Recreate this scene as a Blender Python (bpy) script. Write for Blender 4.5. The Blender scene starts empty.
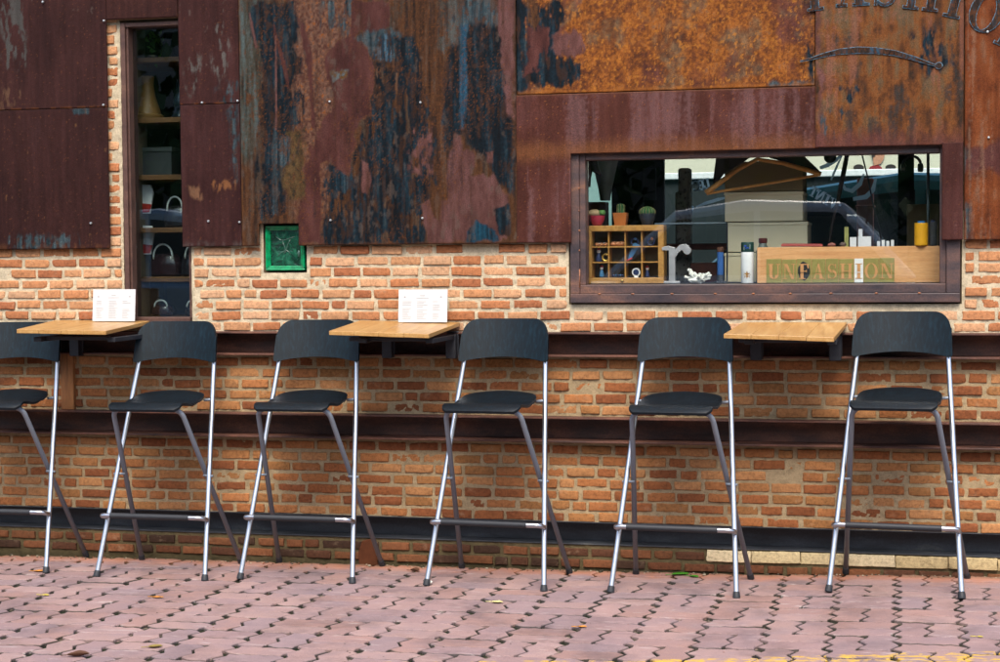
import bpy, bmesh, math, random
import numpy as np
from mathutils import Vector, Matrix, noise
random.seed(7)
R = math.radians
scene = bpy.context.scene
COL = scene.collection
ORI = {}

# ------------------------------------------------------------------ colour
def lin(c):
    c = c / 255.0
    return c / 12.92 if c <= .04045 else ((c + .055) / 1.055) ** 2.4
def sr(r, g, b, k=1.0):
    return (lin(r) * k, lin(g) * k, lin(b) * k)

# ------------------------------------------------------------------ numpy noise
def _h(ix, iy, s):
    n = (ix.astype(np.int64) * 374761393 + iy.astype(np.int64) * 668265263 + s * 982451653) & 0x7fffffff
    n = ((n ^ (n >> 13)) * 1274126177) & 0x7fffffff
    n = ((n ^ (n >> 15)) * 1103515245 + 12345) & 0x7fffffff
    return (n ^ (n >> 16)) / float(0x7fffffff)
def vn(x, y, s=0):
    ix = np.floor(x); iy = np.floor(y); fx = x - ix; fy = y - iy
    fx = fx * fx * (3 - 2 * fx); fy = fy * fy * (3 - 2 * fy)
    a = _h(ix, iy, s); b = _h(ix + 1, iy, s); c = _h(ix, iy + 1, s); d = _h(ix + 1, iy + 1, s)
    return (a + (b - a) * fx) * (1 - fy) + (c + (d - c) * fx) * fy
def fbm(x, y, s=0, o=4):
    t = 0; a = .5; n = 0
    for i in range(o):
        t = t + a * vn(x, y, s + i * 17); n += a; a *= .55; x = x * 2.03 + 3.1; y = y * 2.03 + 7.7
    return t / n
def sst(a, b, x):
    t = np.clip((x - a) / (b - a), 0, 1); return t * t * (3 - 2 * t)
def polysd(px, pz, poly):
    P = np.array(poly); d = np.full(px.shape, 1e9); ins = np.zeros(px.shape, bool); n = len(P)
    for i in range(n):
        a = P[i]; b = P[(i + 1) % n]; e = b - a; wx = px - a[0]; wz = pz - a[1]
        t = np.clip((wx * e[0] + wz * e[1]) / max(e @ e, 1e-12), 0, 1)
        d = np.minimum(d, (wx - e[0] * t) ** 2 + (wz - e[1] * t) ** 2)
        c = ((a[1] > pz) != (b[1] > pz)) & (px < (b[0] - a[0]) * (pz - a[1]) / (b[1] - a[1] if b[1] != a[1] else 1e-9) + a[0])
        ins ^= c
    d = np.sqrt(d); return np.where(ins, d, -d)

# ------------------------------------------------------------------ scene graph helpers
def prop(o, label=None, cat=None, group=None, kind=None):
    if label: o['label'] = label
    if cat: o['category'] = cat
    if group: o['group'] = group
    if kind: o['kind'] = kind
    return o
def thing(name, label, cat, loc=(0, 0, 0), group=None):
    o = bpy.data.objects.new(name, None); COL.objects.link(o); o.location = loc; o.empty_display_size = .1
    ORI[o.name] = Vector(loc); return prop(o, label, cat, group)
class MB:
    def __init__(s): s.v = []; s.f = []; s.m = []
    def add(s, vs, fs, m=0):
        b = len(s.v); s.v += [tuple(v) for v in vs]; s.f += [tuple(b + i for i in f) for f in fs]; s.m += [m] * len(fs); return s
    def box(s, x0, x1, y0, y1, z0, z1, m=0, M=None):
        vs = [(x, y, z) for z in (z0, z1) for y in (y0, y1) for x in (x0, x1)]
        if M is not None: vs = [M @ Vector(v) for v in vs]
        return s.add(vs, [(0, 2, 3, 1), (4, 5, 7, 6), (0, 1, 5, 4), (2, 6, 7, 3), (0, 4, 6, 2), (1, 3, 7, 5)], m)
    def hexa(s, q, dz, m=0):      # q: four (x,y,z) of the top, ccw from above; dz thickness down
        vs = [(x, y, z - dz) for x, y, z in q] + list(q)
        return s.add(vs, [(3, 2, 1, 0), (4, 5, 6, 7), (0, 1, 5, 4), (1, 2, 6, 5), (2, 3, 7, 6), (3, 0, 4, 7)], m)
    def prism(s, poly, y0, y1, m=0, M=None):   # poly in xz
        n = len(poly); ar = sum(poly[i][0] * poly[(i + 1) % n][1] - poly[(i + 1) % n][0] * poly[i][1] for i in range(n))
        if ar < 0: poly = poly[::-1]
        vs = [(x, y0, z) for x, z in poly] + [(x, y1, z) for x, z in poly]
        if M is not None: vs = [M @ Vector(v) for v in vs]
        fs = [tuple(range(n)), tuple(range(2 * n - 1, n - 1, -1))] + [((i + 1) % n, i, n + i, n + (i + 1) % n) for i in range(n)]
        return s.add(vs, fs, m)
    def lathe(s, c, prof, seg=20, m=0, M=None):
        vs = []; fs = []; k = len(prof)
        for r, z in prof:
            for i in range(seg):
                a = 2 * math.pi * i / seg; p = Vector((r * math.cos(a), r * math.sin(a), z))
                if M is not None: p = M @ p
                vs.append((c[0] + p[0], c[1] + p[1], c[2] + p[2]))
        for j in range(k - 1):
            for i in range(seg):
                fs.append((j * seg + i, j * seg + (i + 1) % seg, (j + 1) * seg + (i + 1) % seg, (j + 1) * seg + i))
        fs.append(tuple(range(seg - 1, -1, -1))); fs.append(tuple((k - 1) * seg + i for i in range(seg)))
        return s.add(vs, fs, m)
    def tube(s, path, r, seg=10, m=0, cap=True):
        P = [Vector(p) for p in path]; n = len(P); vs = []; fs = []
        up = None
        for i, p in enumerate(P):
            t = (P[min(i + 1, n - 1)] - P[max(i - 1, 0)]).normalized()
            if up is None:
                up = Vector((0, 0, 1)) if abs(t.z) < .9 else Vector((1, 0, 0))
            a = t.cross(up).normalized(); b = a.cross(t).normalized(); up = b
            rr = r[i] if isinstance(r, (list, tuple)) else r
            for k in range(seg):
                an = 2 * math.pi * k / seg; vs.append(p + a * (rr * math.cos(an)) + b * (rr * math.sin(an)))
        for i in range(n - 1):
            for k in range(seg):
                fs.append((i * seg + k, i * seg + (k + 1) % seg, (i + 1) * seg + (k + 1) % seg, (i + 1) * seg + k))
        if cap: fs.append(tuple(range(seg - 1, -1, -1))); fs.append(tuple((n - 1) * seg + k for k in range(seg)))
        return s.add(vs, fs, m)
    def sphere(s, c, r, seg=12, ring=8, m=0, sc=(1, 1, 1), jit=0):
        prof = []
        vs = []; fs = []
        for j in range(ring + 1):
            th = math.pi * j / ring
            for i in range(seg):
                a = 2 * math.pi * i / seg; q = Vector((math.sin(th) * math.cos(a), math.sin(th) * math.sin(a), math.cos(th)))
                k = 1 + jit * noise.noise(q * 2.3 + Vector(c) * 9)
                vs.append((c[0] + q.x * r * k * sc[0], c[1] + q.y * r * k * sc[1], c[2] + q.z * r * k * sc[2]))
        for j in range(ring):
            for i in range(seg):
                fs.append((j * seg + i, (j + 1) * seg + i, (j + 1) * seg + (i + 1) % seg, j * seg + (i + 1) % seg))
        return s.add(vs, fs, m)
    def build(s, name, mats, parent=None, smooth=False, bevel=0, label=None):
        me = bpy.data.meshes.new(name); o = bpy.data.objects.new(name, me); COL.objects.link(o)
        org = ORI[parent.name] if parent is not None else Vector((0, 0, 0))
        ORI[o.name] = org
        me.from_pydata([tuple(Vector(v) - org) for v in s.v], [], s.f)
        if not isinstance(mats, (list, tuple)): mats = [mats]
        for m in mats: me.materials.append(m)
        me.polygons.foreach_set('material_index', s.m)
        me.validate()
        if smooth:
            me.polygons.foreach_set('use_smooth', [True] * len(me.polygons))
            if smooth != 'all':
                me.update()
                try: me.set_sharp_from_angle(angle=R(38))
                except Exception: pass
        me.update()
        if parent is not None: o.parent = parent
        if bevel:
            b = o.modifiers.new('edge', 'BEVEL'); b.width = bevel; b.segments = 2; b.limit_method = 'ANGLE'; b.angle_limit = R(40)
        if label: o['label'] = label
        return o
def fillet(pts, r, n=6):
    P = [Vector(p) for p in pts]; out = [P[0]]
    for i in range(1, len(P) - 1):
        a = (P[i - 1] - P[i]).normalized(); b = (P[i + 1] - P[i]).normalized()
        d = min(r, (P[i - 1] - P[i]).length * .49, (P[i + 1] - P[i]).length * .49)
        p0 = P[i] + a * d; p1 = P[i] + b * d
        for k in range(n + 1):
            t = k / n; out.append(p0 * (1 - t) ** 2 + P[i] * 2 * t * (1 - t) + p1 * t * t)
    out.append(P[-1]); return out
def colour_attr(o, cols, name='stain'):
    a = o.data.color_attributes.new(name, 'FLOAT_COLOR', 'POINT')
    c = np.ones((len(o.data.vertices), 4), np.float32); c[:, :3] = cols; a.data.foreach_set('color', c.ravel())

# ------------------------------------------------------------------ materials
MATS = {}
class NT:
    def __init__(s, name):
        s.mat = bpy.data.materials.new(name); s.mat.use_nodes = True; s.t = s.mat.node_tree; s.t.nodes.clear()
        s.out = s.n('ShaderNodeOutputMaterial'); s.b = s.n('ShaderNodeBsdfPrincipled'); s.l(s.b.outputs[0], s.out.inputs[0])
        s.obj = None
    def n(s, t, **k):
        x = s.t.nodes.new(t)
        for a, v in k.items(): setattr(x, a, v)
        return x
    def l(s, a, b): s.t.links.new(a, b)
    def co(s, scale=(1, 1, 1), rot=(0, 0, 0)):
        if s.obj is None: s.obj = s.n('ShaderNodeTexCoord')
        m = s.n('ShaderNodeMapping'); m.inputs['Scale'].default_value = scale; m.inputs['Rotation'].default_value = rot
        s.l(s.obj.outputs['Object'], m.inputs[0]); return m.outputs[0]
    def noise(s, scale, detail=4, rough=.55, vec=None, dist=0):
        x = s.n('ShaderNodeTexNoise'); x.inputs['Scale'].default_value = scale; x.inputs['Detail'].default_value = detail
        x.inputs['Roughness'].default_value = rough; x.inputs['Distortion'].default_value = dist
        s.l(vec if vec is not None else s.co(), x.inputs['Vector']); return x.outputs['Fac']
    def ramp(s, fac, stops, interp='LINEAR'):
        r = s.n('ShaderNodeValToRGB'); r.color_ramp.interpolation = interp; e = r.color_ramp.elements
        while len(e) < len(stops): e.new(.5)
        for i, (p, c) in enumerate(stops):
            e[i].position = p; e[i].color = (c[0], c[1], c[2], 1) if hasattr(c, '__len__') else (c, c, c, 1)
        s.l(fac, r.inputs[0]); return r.outputs[0]
    def mix(s, fac, a, b, mode='MIX'):
        m = s.n('ShaderNodeMix', data_type='RGBA', blend_type=mode)
        for i, v in ((0, fac), (6, a), (7, b)):
            if isinstance(v, (int, float)): m.inputs[i].default_value = v
            elif isinstance(v, tuple): m.inputs[i].default_value = (*v[:3], 1)
            else: s.l(v, m.inputs[i])
        return m.outputs[2]
    def math(s, op, a, b=0):
        m = s.n('ShaderNodeMath', operation=op)
        for i, v in ((0, a), (1, b)):
            if isinstance(v, (int, float)): m.inputs[i].default_value = v
            else: s.l(v, m.inputs[i])
        return m.outputs[0]
    def attr(s, name):
        a = s.n('ShaderNodeAttribute'); a.attribute_name = name; return a.outputs['Color']
    def bump(s, h, strength=.3, dist=.002):
        b = s.n('ShaderNodeBump'); b.inputs['Strength'].default_value = strength; b.inputs['Distance'].default_value = dist
        s.l(h, b.inputs['Height']); s.l(b.outputs[0], s.b.inputs['Normal'])
    def set(s, col=None, rough=None, metal=None, spec=None):
        for k, v in (('Base Color', col), ('Roughness', rough), ('Metallic', metal), ('Specular IOR Level', spec)):
            if v is None: continue
            if isinstance(v, tuple): s.b.inputs[k].default_value = (*v[:3], 1)
            elif isinstance(v, (int, float)): s.b.inputs[k].default_value = v
            else: s.l(v, s.b.inputs[k])
        return s.mat
def plain(name, col, rough=.5, metal=0, spec=.4, var=.25, scale=30):
    if name in MATS: return MATS[name]
    t = NT(name); f = t.noise(scale, 5)
    c = t.mix(f, tuple(v * (1 - var) for v in col), tuple(min(1, v * (1 + var)) for v in col))
    t.set(c, t.ramp(f, [(.2, max(.03, rough - .08)), (.8, min(1, rough + .08))]), metal, spec)
    MATS[name] = t.mat; return t.mat
def glass(name, tint=(1, 1, 1), ior=1.5, boost=1.0):
    t = NT(name); t.t.nodes.remove(t.b)
    tr = t.n('ShaderNodeBsdfTransparent'); tr.inputs[0].default_value = (*tint, 1)
    gl = t.n('ShaderNodeBsdfGlossy'); gl.inputs['Roughness'].default_value = .005
    ge = t.n('ShaderNodeNewGeometry'); mr = t.n('ShaderNodeMapRange'); mr.inputs[3].default_value = ior; mr.inputs[4].default_value = 1 / ior; t.l(ge.outputs['Backfacing'], mr.inputs[0])
    fr = t.n('ShaderNodeFresnel'); t.l(mr.outputs[0], fr.inputs[0])
    f = t.math('MULTIPLY', fr.outputs[0], boost)
    mx = t.n('ShaderNodeMixShader'); t.l(f, mx.inputs[0]); t.l(tr.outputs[0], mx.inputs[1]); t.l(gl.outputs[0], mx.inputs[2])
    t.l(mx.outputs[0], t.out.inputs[0]); return t.mat
K = .66      # displayed colour -> base colour
def sheet_mat():
    t = NT('rusted_sheet'); a = t.attr('stain')
    n1 = t.noise(260, 4, .6); n2 = t.noise(60, 5, .6)
    st = t.noise(45, 4, .6, t.co((1, 1, .09)))
    k = t.ramp(n1, [(.25, .50), (.5, .92), (.78, 1.4)])
    k2 = t.ramp(st, [(.3, .82), (.7, 1.18)])
    c = t.mix(1.0, t.mix(1.0, a, k, 'MULTIPLY'), k2, 'MULTIPLY')
    t.set(c, t.ramp(n2, [(.3, .55), (.7, .82)]), 0.0, .10)
    t.bump(t.math('ADD', n1, t.math('MULTIPLY', n2, 1.2)), .35, .0015); return t.mat
def brick_mat():
    t = NT('hand_made_brick'); a = t.attr('stain')
    n1 = t.noise(90, 6, .65); n2 = t.noise(24, 4, .6); n3 = t.noise(420, 3, .6)
    k = t.ramp(n1, [(.28, .55), (.5, 1.0), (.75, 1.28)])
    c = t.mix(1.0, a, k, 'MULTIPLY')
    c = t.mix(1.0, c, t.ramp(n3, [(.3, .8), (.7, 1.15)]), 'MULTIPLY')
    dk = t.ramp(t.noise(55, 5, .7), [(.66, 0.0), (.74, .75)])
    c = t.mix(dk, c, sr(70, 42, 30, .7))
    lm = t.ramp(n2, [(.60, 0.0), (.78, .28)])
    c = t.mix(lm, c, sr(226, 196, 160, .62))
    t.set(c, .9, 0, .15); t.bump(t.math('ADD', n1, t.math('MULTIPLY', n3, .4)), .7, .003); return t.mat
def mortar_mat():
    t = NT('lime_mortar'); a = t.attr('stain'); n1 = t.noise(150, 6, .7); n2 = t.noise(30, 4, .6)
    c = t.mix(1.0, a, t.ramp(n1, [(.25, .6), (.5, 1.0), (.75, 1.15)]), 'MULTIPLY')
    c = t.mix(1.0, c, t.ramp(n2, [(.3, .75), (.6, 1.05)]), 'MULTIPLY')
    t.set(c, .95, 0, .1); t.bump(n1, .8, .003); return t.mat
def steel_mat(name, cols, rough=.6, spec=.4):
    t = NT(name); n = t.noise(14, 7, .65, t.co((.35, 1, 1))); f = t.noise(160, 4, .6)
    c = t.ramp(n, [(.28, cols[0]), (.45, cols[1]), (.6, cols[2]), (.75, cols[3])])
    c = t.mix(1.0, c, t.ramp(f, [(.3, .7), (.7, 1.3)]), 'MULTIPLY')
    t.set(c, t.ramp(n, [(.3, rough - .15), (.7, rough + .15)]), 0, spec); t.bump(f, .3, .0015); return t.mat
def stain_wood(name, cols, gscale=(1, 18, 18), sc=6, rough=.4, spec=.4, bump=.12, axis_rot=(0, 0, 0)):
    t = NT(name); v = t.co(gscale, axis_rot); n = t.noise(sc, 6, .6, v, .6); f = t.noise(sc * 9, 4, .6, v)
    c = t.ramp(n, [(.25, cols[0]), (.5, cols[1]), (.75, cols[2])])
    c = t.mix(1.0, c, t.ramp(f, [(.3, .8), (.7, 1.15)]), 'MULTIPLY')
    t.set(c, t.ramp(f, [(.3, rough - .06), (.7, rough + .1)]), 0, spec); t.bump(f, bump, .001); return t.mat
M_sheet = sheet_mat(); M_brick = brick_mat(); M_mortar = mortar_mat()
M_beam = steel_mat('rusty_beam_steel', [sr(40, 29, 27), sr(70, 45, 37), sr(98, 62, 48), sr(132, 92, 72)])
M_frame = steel_mat('window_frame_steel', [sr(40, 38, 44), sr(62, 48, 48), sr(86, 60, 52), sr(122, 84, 60)], .55, .5)
M_dark = steel_mat('blackened_steel', [sr(20, 22, 26), sr(30, 32, 38), sr(38, 40, 46), sr(56, 54, 54)], .5, .5)
M_channel = steel_mat('black_bitumen_paint', [sr(26, 28, 32), sr(36, 39, 44), sr(50, 53, 58), sr(84, 84, 80)], .5, .45)
M_jamb = steel_mat('brown_jamb_paint', [sr(56, 38, 34), sr(74, 50, 42), sr(84, 58, 48), sr(104, 76, 60)], .6)
M_chairwood = stain_wood('black_stained_ply', [sr(9, 32, 43, .22), sr(13, 44, 58, .24), sr(28, 68, 86, .30)], (22, 22, 1.3), 5, .5, .22, .15)  # blue of the reflected sky is mixed into this stain
M_seatwood = stain_wood('black_stained_seat', [sr(8, 24, 34, .22), sr(12, 34, 46, .24), sr(28, 56, 72, .3)], (22, 1.5, 22), 5, .48, .3, .12)
M_table = stain_wood('oiled_plank', [sr(178, 128, 70, .62), sr(204, 156, 92, .62), sr(224, 182, 118, .62)], (14, 1.1, 14), 3.2, .34, .45, .08)
M_post = stain_wood('weathered_post', [sr(96, 60, 34), sr(140, 92, 52), sr(168, 112, 62)], (14, 14, 1.2), 5, .7)
M_board = stain_wood('pale_timber', [sr(196, 134, 82, .9), sr(214, 158, 104, .9), sr(226, 176, 124, .9)], (1.2, 14, 16), 4, .6)
M_case = stain_wood('yellowed_case_wood', [sr(140, 98, 44), sr(170, 122, 58), sr(190, 142, 74)], (6, 6, 6), 6, .5)
M_chrome = plain('satin_tube_steel', (.46, .48, .51), .34, 1, .5, .02, 60)
M_grey = plain('grey_tube_paint', (.165, .19, .225), .36, .1, .5, .05, 60)
M_rubber = plain('black_rubber', (.018, .02, .024), .55)
M_glass = glass('clear_pane', (.96, .985, .98), 1.5, 1.6)

# ================================================================== SETTING: pavement, road, ground
def gz(x, y=0):
    t = min(1, max(0, (x + .7) / .8)); return .0086 * (x + 1.5) + .014 * t * t * (3 - 2 * t)
def pavement():
    m = .214; half = m / 2; g = .0016
    def zig(a, b, amp, n):                     # zigzag points from a to b (exclusive of b)
        a = Vector(a); b = Vector(b); d = b - a; p = Vector((-d.y, d.x)).normalized(); out = []
        for i in range(n):
            t0 = (i + .25) / n; t1 = (i + .75) / n
            out += [a + d * t0 + p * amp, a + d * t1 - p * amp]
        return out
    V = []; F = []; C = []
    def paver(x, y, w, d, vertical):
        # all four sides carry the interlocking zigzag; long sides four teeth, short sides two
        nx = 4 if w > d else 2; ny = 2 if d > w else 1
        ax, ay = .0075, .0135
        e = .0018 + random.random() * .0016
        def side(a, b, n, amp): return zig(a, b, amp, n)
        P = []
        P += side((x, y), (x + w, y), nx, ax * .55)
        P += side((x + w, y), (x + w, y + d), ny, ay)
        P += [q for q in reversed(side((x, y + d), (x + w, y + d), nx, ax * .55))]
        P += [q for q in reversed(side((x, y), (x, y + d), ny, ay))]
        c = Vector((x + w / 2, y + d / 2))
        dz = random.gauss(0, .0011); tx = random.gauss(0, .006); ty = random.gauss(0, .006)
        n = len(P); b0 = len(V); f_ = random.choice([.1, .1, .15, .35, .7])
        col = random.choice([sr(198, 163, 157), sr(190, 157, 154), sr(203, 168, 161), sr(184, 156, 156), sr(196, 157, 148)])
        j = random.uniform(.93, 1.06); col = [v * j * .49 for v in col]
        kx = random.uniform(.0006, .0026)
        def shr(q, k):
            r = q - c; return c + Vector((r.x * (1 - (k + kx) / (w / 2)), r.y * (1 - (k + .0008) / (d / 2))))
        for k, zo in ((e, -.016), (e + .0003, -.0034), (e + .0036, 0.0)):
            for q in P:
                u = shr(q, k); V.append((u.x, u.y, gz(u.x) + zo + dz + tx * (u.x - c.x) + ty * (u.y - c.y) + (noise.noise(Vector((u.x * 60, u.y * 60, 0))) * .0008 if zo > -.01 else 0))); C.append(col if zo > -.002 else [v * f_ + g_ * (1 - f_) for v, g_ in zip(col, (.02, .024, .014))])
        for r in range(2):
            for i in range(n):
                F.append((b0 + r * n + i, b0 + r * n + (i + 1) % n, b0 + (r + 1) * n + (i + 1) % n, b0 + (r + 1) * n + i))
        F.append(tuple(b0 + 2 * n + i for i in range(n)))
    x0 = -0.014 - m * 20; nrows = 13
    for r in range(nrows):
        y1 = -.004 - r * m; 
        for c in range(38):
            x = x0 + c * m - 2 * m
            if (r + c) % 2: paver(x, y1 - half, m, half, 0); paver(x, y1 - m, m, half, 0)
            else: paver(x, y1 - m, half, m, 1); paver(x + half, y1 - m, half, m, 1)
    me = bpy.data.meshes.new('pavement'); me.from_pydata(V, [], F); o = bpy.data.objects.new('pavement', me); COL.objects.link(o)
    colour_attr(o, np.array(C))
    t = NT('worn_pink_paver'); a = t.attr('stain'); n1 = t.noise(240, 4, .65); n2 = t.noise(7, 5, .6); n3 = t.noise(24, 5, .65, t.co((.35, 1.6, 1)))
    c = t.mix(1.0, a, t.ramp(n1, [(.25, .72), (.5, 1.0), (.78, 1.2)]), 'MULTIPLY')
    c = t.mix(t.ramp(n2, [(.42, 0.0), (.7, .5)]), c, sr(160, 142, 150, .5))
    c = t.mix(t.ramp(n3, [(.6, 0.0), (.7, .55)]), c, sr(226, 210, 204, .6))
    c = t.mix(1.0, c, t.ramp(t.noise(3.2, 6, .68), [(.36, .72), (.5, 1.0), (.7, 1.08)]), 'MULTIPLY')
    c = t.mix(t.ramp(t.noise(38, 4, .7), [(.68, 0.0), (.74, .6)]), c, sr(92, 76, 70, .6))
    sx = t.n('ShaderNodeSeparateXYZ'); t.l(t.co(), sx.inputs[0])
    wob = t.math('MULTIPLY', t.math('SUBTRACT', t.noise(9, 5, .65), .5), .28)
    near = t.ramp(t.math('ADD', sx.outputs[1], wob), [(0.0, 0.0), (.001, 0.0)])
    r_ = t.n('ShaderNodeMapRange'); r_.inputs[1].default_value = -.16; r_.inputs[2].default_value = -.03
    t.l(t.math('ADD', sx.outputs[1], wob), r_.inputs[0])
    c = t.mix(t.math('MULTIPLY', r_.outputs[0], .7), c, sr(196, 128, 92, .7))
    r3 = t.n('ShaderNodeMapRange'); r3.inputs[1].default_value = -.055; r3.inputs[2].default_value = -.005
    t.l(t.math('ADD', sx.outputs[1], t.math('MULTIPLY', wob, .5)), r3.inputs[0])
    c = t.mix(t.math('MULTIPLY', r3.outputs[0], .75), c, sr(112, 98, 78, .7))
    # worn yellow paint along the kerb edge
    yl = t.math('ADD', t.math('MULTIPLY', sx.outputs[0], -.205), sx.outputs[1])
    m1 = t.n('ShaderNodeMapRange'); m1.inputs[1].default_value = -1.312; m1.inputs[2].default_value = -1.325; t.l(t.math('ADD', yl, t.math('MULTIPLY', wob, .12)), m1.inputs[0])
    m2 = t.n('ShaderNodeMapRange'); m2.inputs[1].default_value = -1.47; m2.inputs[2].default_value = -1.46; t.l(yl, m2.inputs[0])
    m3 = t.ramp(t.noise(26, 6, .7, t.co((.7, 1.6, 1))), [(.50, 0.0), (.56, .9)])
    c = t.mix(t.math('MULTIPLY', t.math('MULTIPLY', m1.outputs[0], m2.outputs[0]), m3), c, sr(226, 182, 70, .7))
    # mossy soil low down on the paver flanks
    t.set(c, .82, 0, .25); t.bump(n1, .4, .001); me.materials.append(t.mat)
    prop(o, kind='structure')
pavement()
def bed():
    mb = MB(); xs = [i * .1 for i in range(-60, 33)]; ys = [-.0, -1.4, -2.75]
    vs = [(x, y, gz(x) - .0095) for y in ys for x in xs]; n = len(xs)
    mb.add(vs, [(j * n + i, (j + 1) * n + i, (j + 1) * n + i + 1, j * n + i + 1) for j in range(2) for i in range(n - 1)])
    t = NT('joint_soil'); n1 = t.noise(16, 5, .65); n2 = t.noise(200, 3)
    c = t.ramp(n1, [(.40, sr(26, 34, 22)), (.54, sr(44, 44, 32)), (.62, sr(120, 106, 94)), (.75, sr(180, 164, 150))])
    t.set(t.mix(1.0, c, t.ramp(n2, [(.3, .7), (.7, 1.2)]), 'MULTIPLY'), .95, 0, .1)
    prop(mb.build('joint_bed', t.mat), kind='structure')
bed()
def road():
    t = NT('asphalt'); n = t.noise(300, 3); t.set(t.ramp(n, [(.3, (.035, .035, .037)), (.7, (.075, .073, .07))]), .9, 0, .2); t.bump(n, .5, .004)
    MB().box(-60, 60, -13, -2.95, -.3, -.14).build('road', t.mat)
    t2 = NT('kerb_concrete'); n = t2.noise(60, 5); t2.set(t2.ramp(n, [(.3, (.3, .29, .27)), (.7, (.46, .44, .4))]), .85)
    MB().box(-6, 3.2, -2.948, -2.752, -.3, -.008).build('kerb', t2.mat, bevel=.01)
    t3 = NT('earth_ground'); n = t3.noise(3, 6); t3.set(t3.ramp(n, [(.3, (.09, .08, .06)), (.7, (.2, .18, .14))]), .95)
    MB().box(-400, 400, -400, 400, -.8, -.31).build('ground', t3.mat)
    for k in ('road', 'kerb', 'ground'): prop(bpy.data.objects[k], kind='structure')
road()

# ================================================================== THE SHOP BUILDING
shop = thing('shop_building', 'brick shop front clad with rusted steel sheets around a wide display window', 'building', (-1.6, .1, 0))
OPEN = [(-3.256, -2.95, 1.008, 2.29), (-2.618, -2.428, 1.219, 1.423), (-1.305, .222, 1.083, 1.705)]
def in_open(x, z, e=0): return any(a - e < x < b + e and c - e < z < d + e for a, b, c, d in OPEN)
# --- backing masonry
mb = MB()
mb.box(-5, 1.8, .012, .25, -.3, .098); mb.box(-5, 1.8, .115, .25, .098, .2)
XB = [-5, -3.256, -2.95, -2.618, -2.428, -1.305, .222, 1.8]; ZB = [.2, .53, .626, .874, .969, 1.008, 1.083, 1.219, 1.423, 1.705, 2.29, 3.0]
for i in range(len(XB) - 1):
    for j in range(len(ZB) - 1):
        if not in_open((XB[i] + XB[i + 1]) / 2, (ZB[j] + ZB[j + 1]) / 2): mb.box(XB[i], XB[i + 1], .075 if j in (1, 3) else .025, .25, ZB[j], ZB[j + 1])
mb.box(-5, -4.8, .25, 3.2, -.3, 3.0); mb.box(1.6, 1.8, .25, 3.2, -.3, 3.0)
mb.build('masonry', plain('rendered_masonry', sr(150, 128, 100, .6), .9), shop)
# --- mortar face
def mortar(zones):
    V = []; F = []; C = []
    for (xa, xb, za, zb, st, colr, yo) in zones:
        nx = int((xb - xa) / st) + 1; nz = max(1, int((zb - za) / st)) + 1; b = len(V)
        for j in range(nz + 1):
            for i in range(nx + 1):
                x = xa + (xb - xa) * i / nx; z = za + (zb - za) * j / nz
                n = noise.noise(Vector((x * 45, z * 45, 1))) * .0035 + noise.noise(Vector((x * 160, z * 160, 4))) * .0022
                V.append((x, yo + n, z)); q = noise.noise(Vector((x * 6, z * 9, 3)))
                k = 1 + .16 * q
                cc = [v * k for v in colr]
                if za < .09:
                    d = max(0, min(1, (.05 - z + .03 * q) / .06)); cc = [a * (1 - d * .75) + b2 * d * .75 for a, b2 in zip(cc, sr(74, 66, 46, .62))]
                C.append(cc)
        for j in range(nz):
            for i in range(nx):
                x = xa + (xb - xa) * (i + .5) / nx; z = za + (zb - za) * (j + .5) / nz
                if in_open(x, z): continue
                p = b + j * (nx + 1) + i; F.append((p, p + 1, p + nx + 2, p + nx + 1))
    me = bpy.data.meshes.new('mortar'); me.from_pydata(V, [], F); me.polygons.foreach_set('use_smooth', [True] * len(F))
    o = bpy.data.objects.new('mortar', me); COL.objects.link(o); o.parent = shop; ORI[o.name] = ORI['shop_building']
    me.transform(Matrix.Translation(-ORI['shop_building'])); colour_attr(o, np.array(C)); me.materials.append(M_mortar)
MC_UP = sr(240, 222, 188, .56); MC_LO = sr(196, 172, 134, .58); MC_BASE = sr(140, 124, 90, .42)  # lower mortar toned down to stand in for weaker light under the beams
mortar([(-5, 1.8, .971, 1.44, .008, MC_UP, .0005), (-3.5, -3.256, 1.44, 2.36, .008, MC_UP, .0), (-5, 1.8, .6275, .873, .009, MC_LO, .0005), (-5, 1.8, .198, .5275, .009, MC_LO, .0005), (-5, 1.8, -.06, .104, .009, MC_BASE, .004)])
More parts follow.
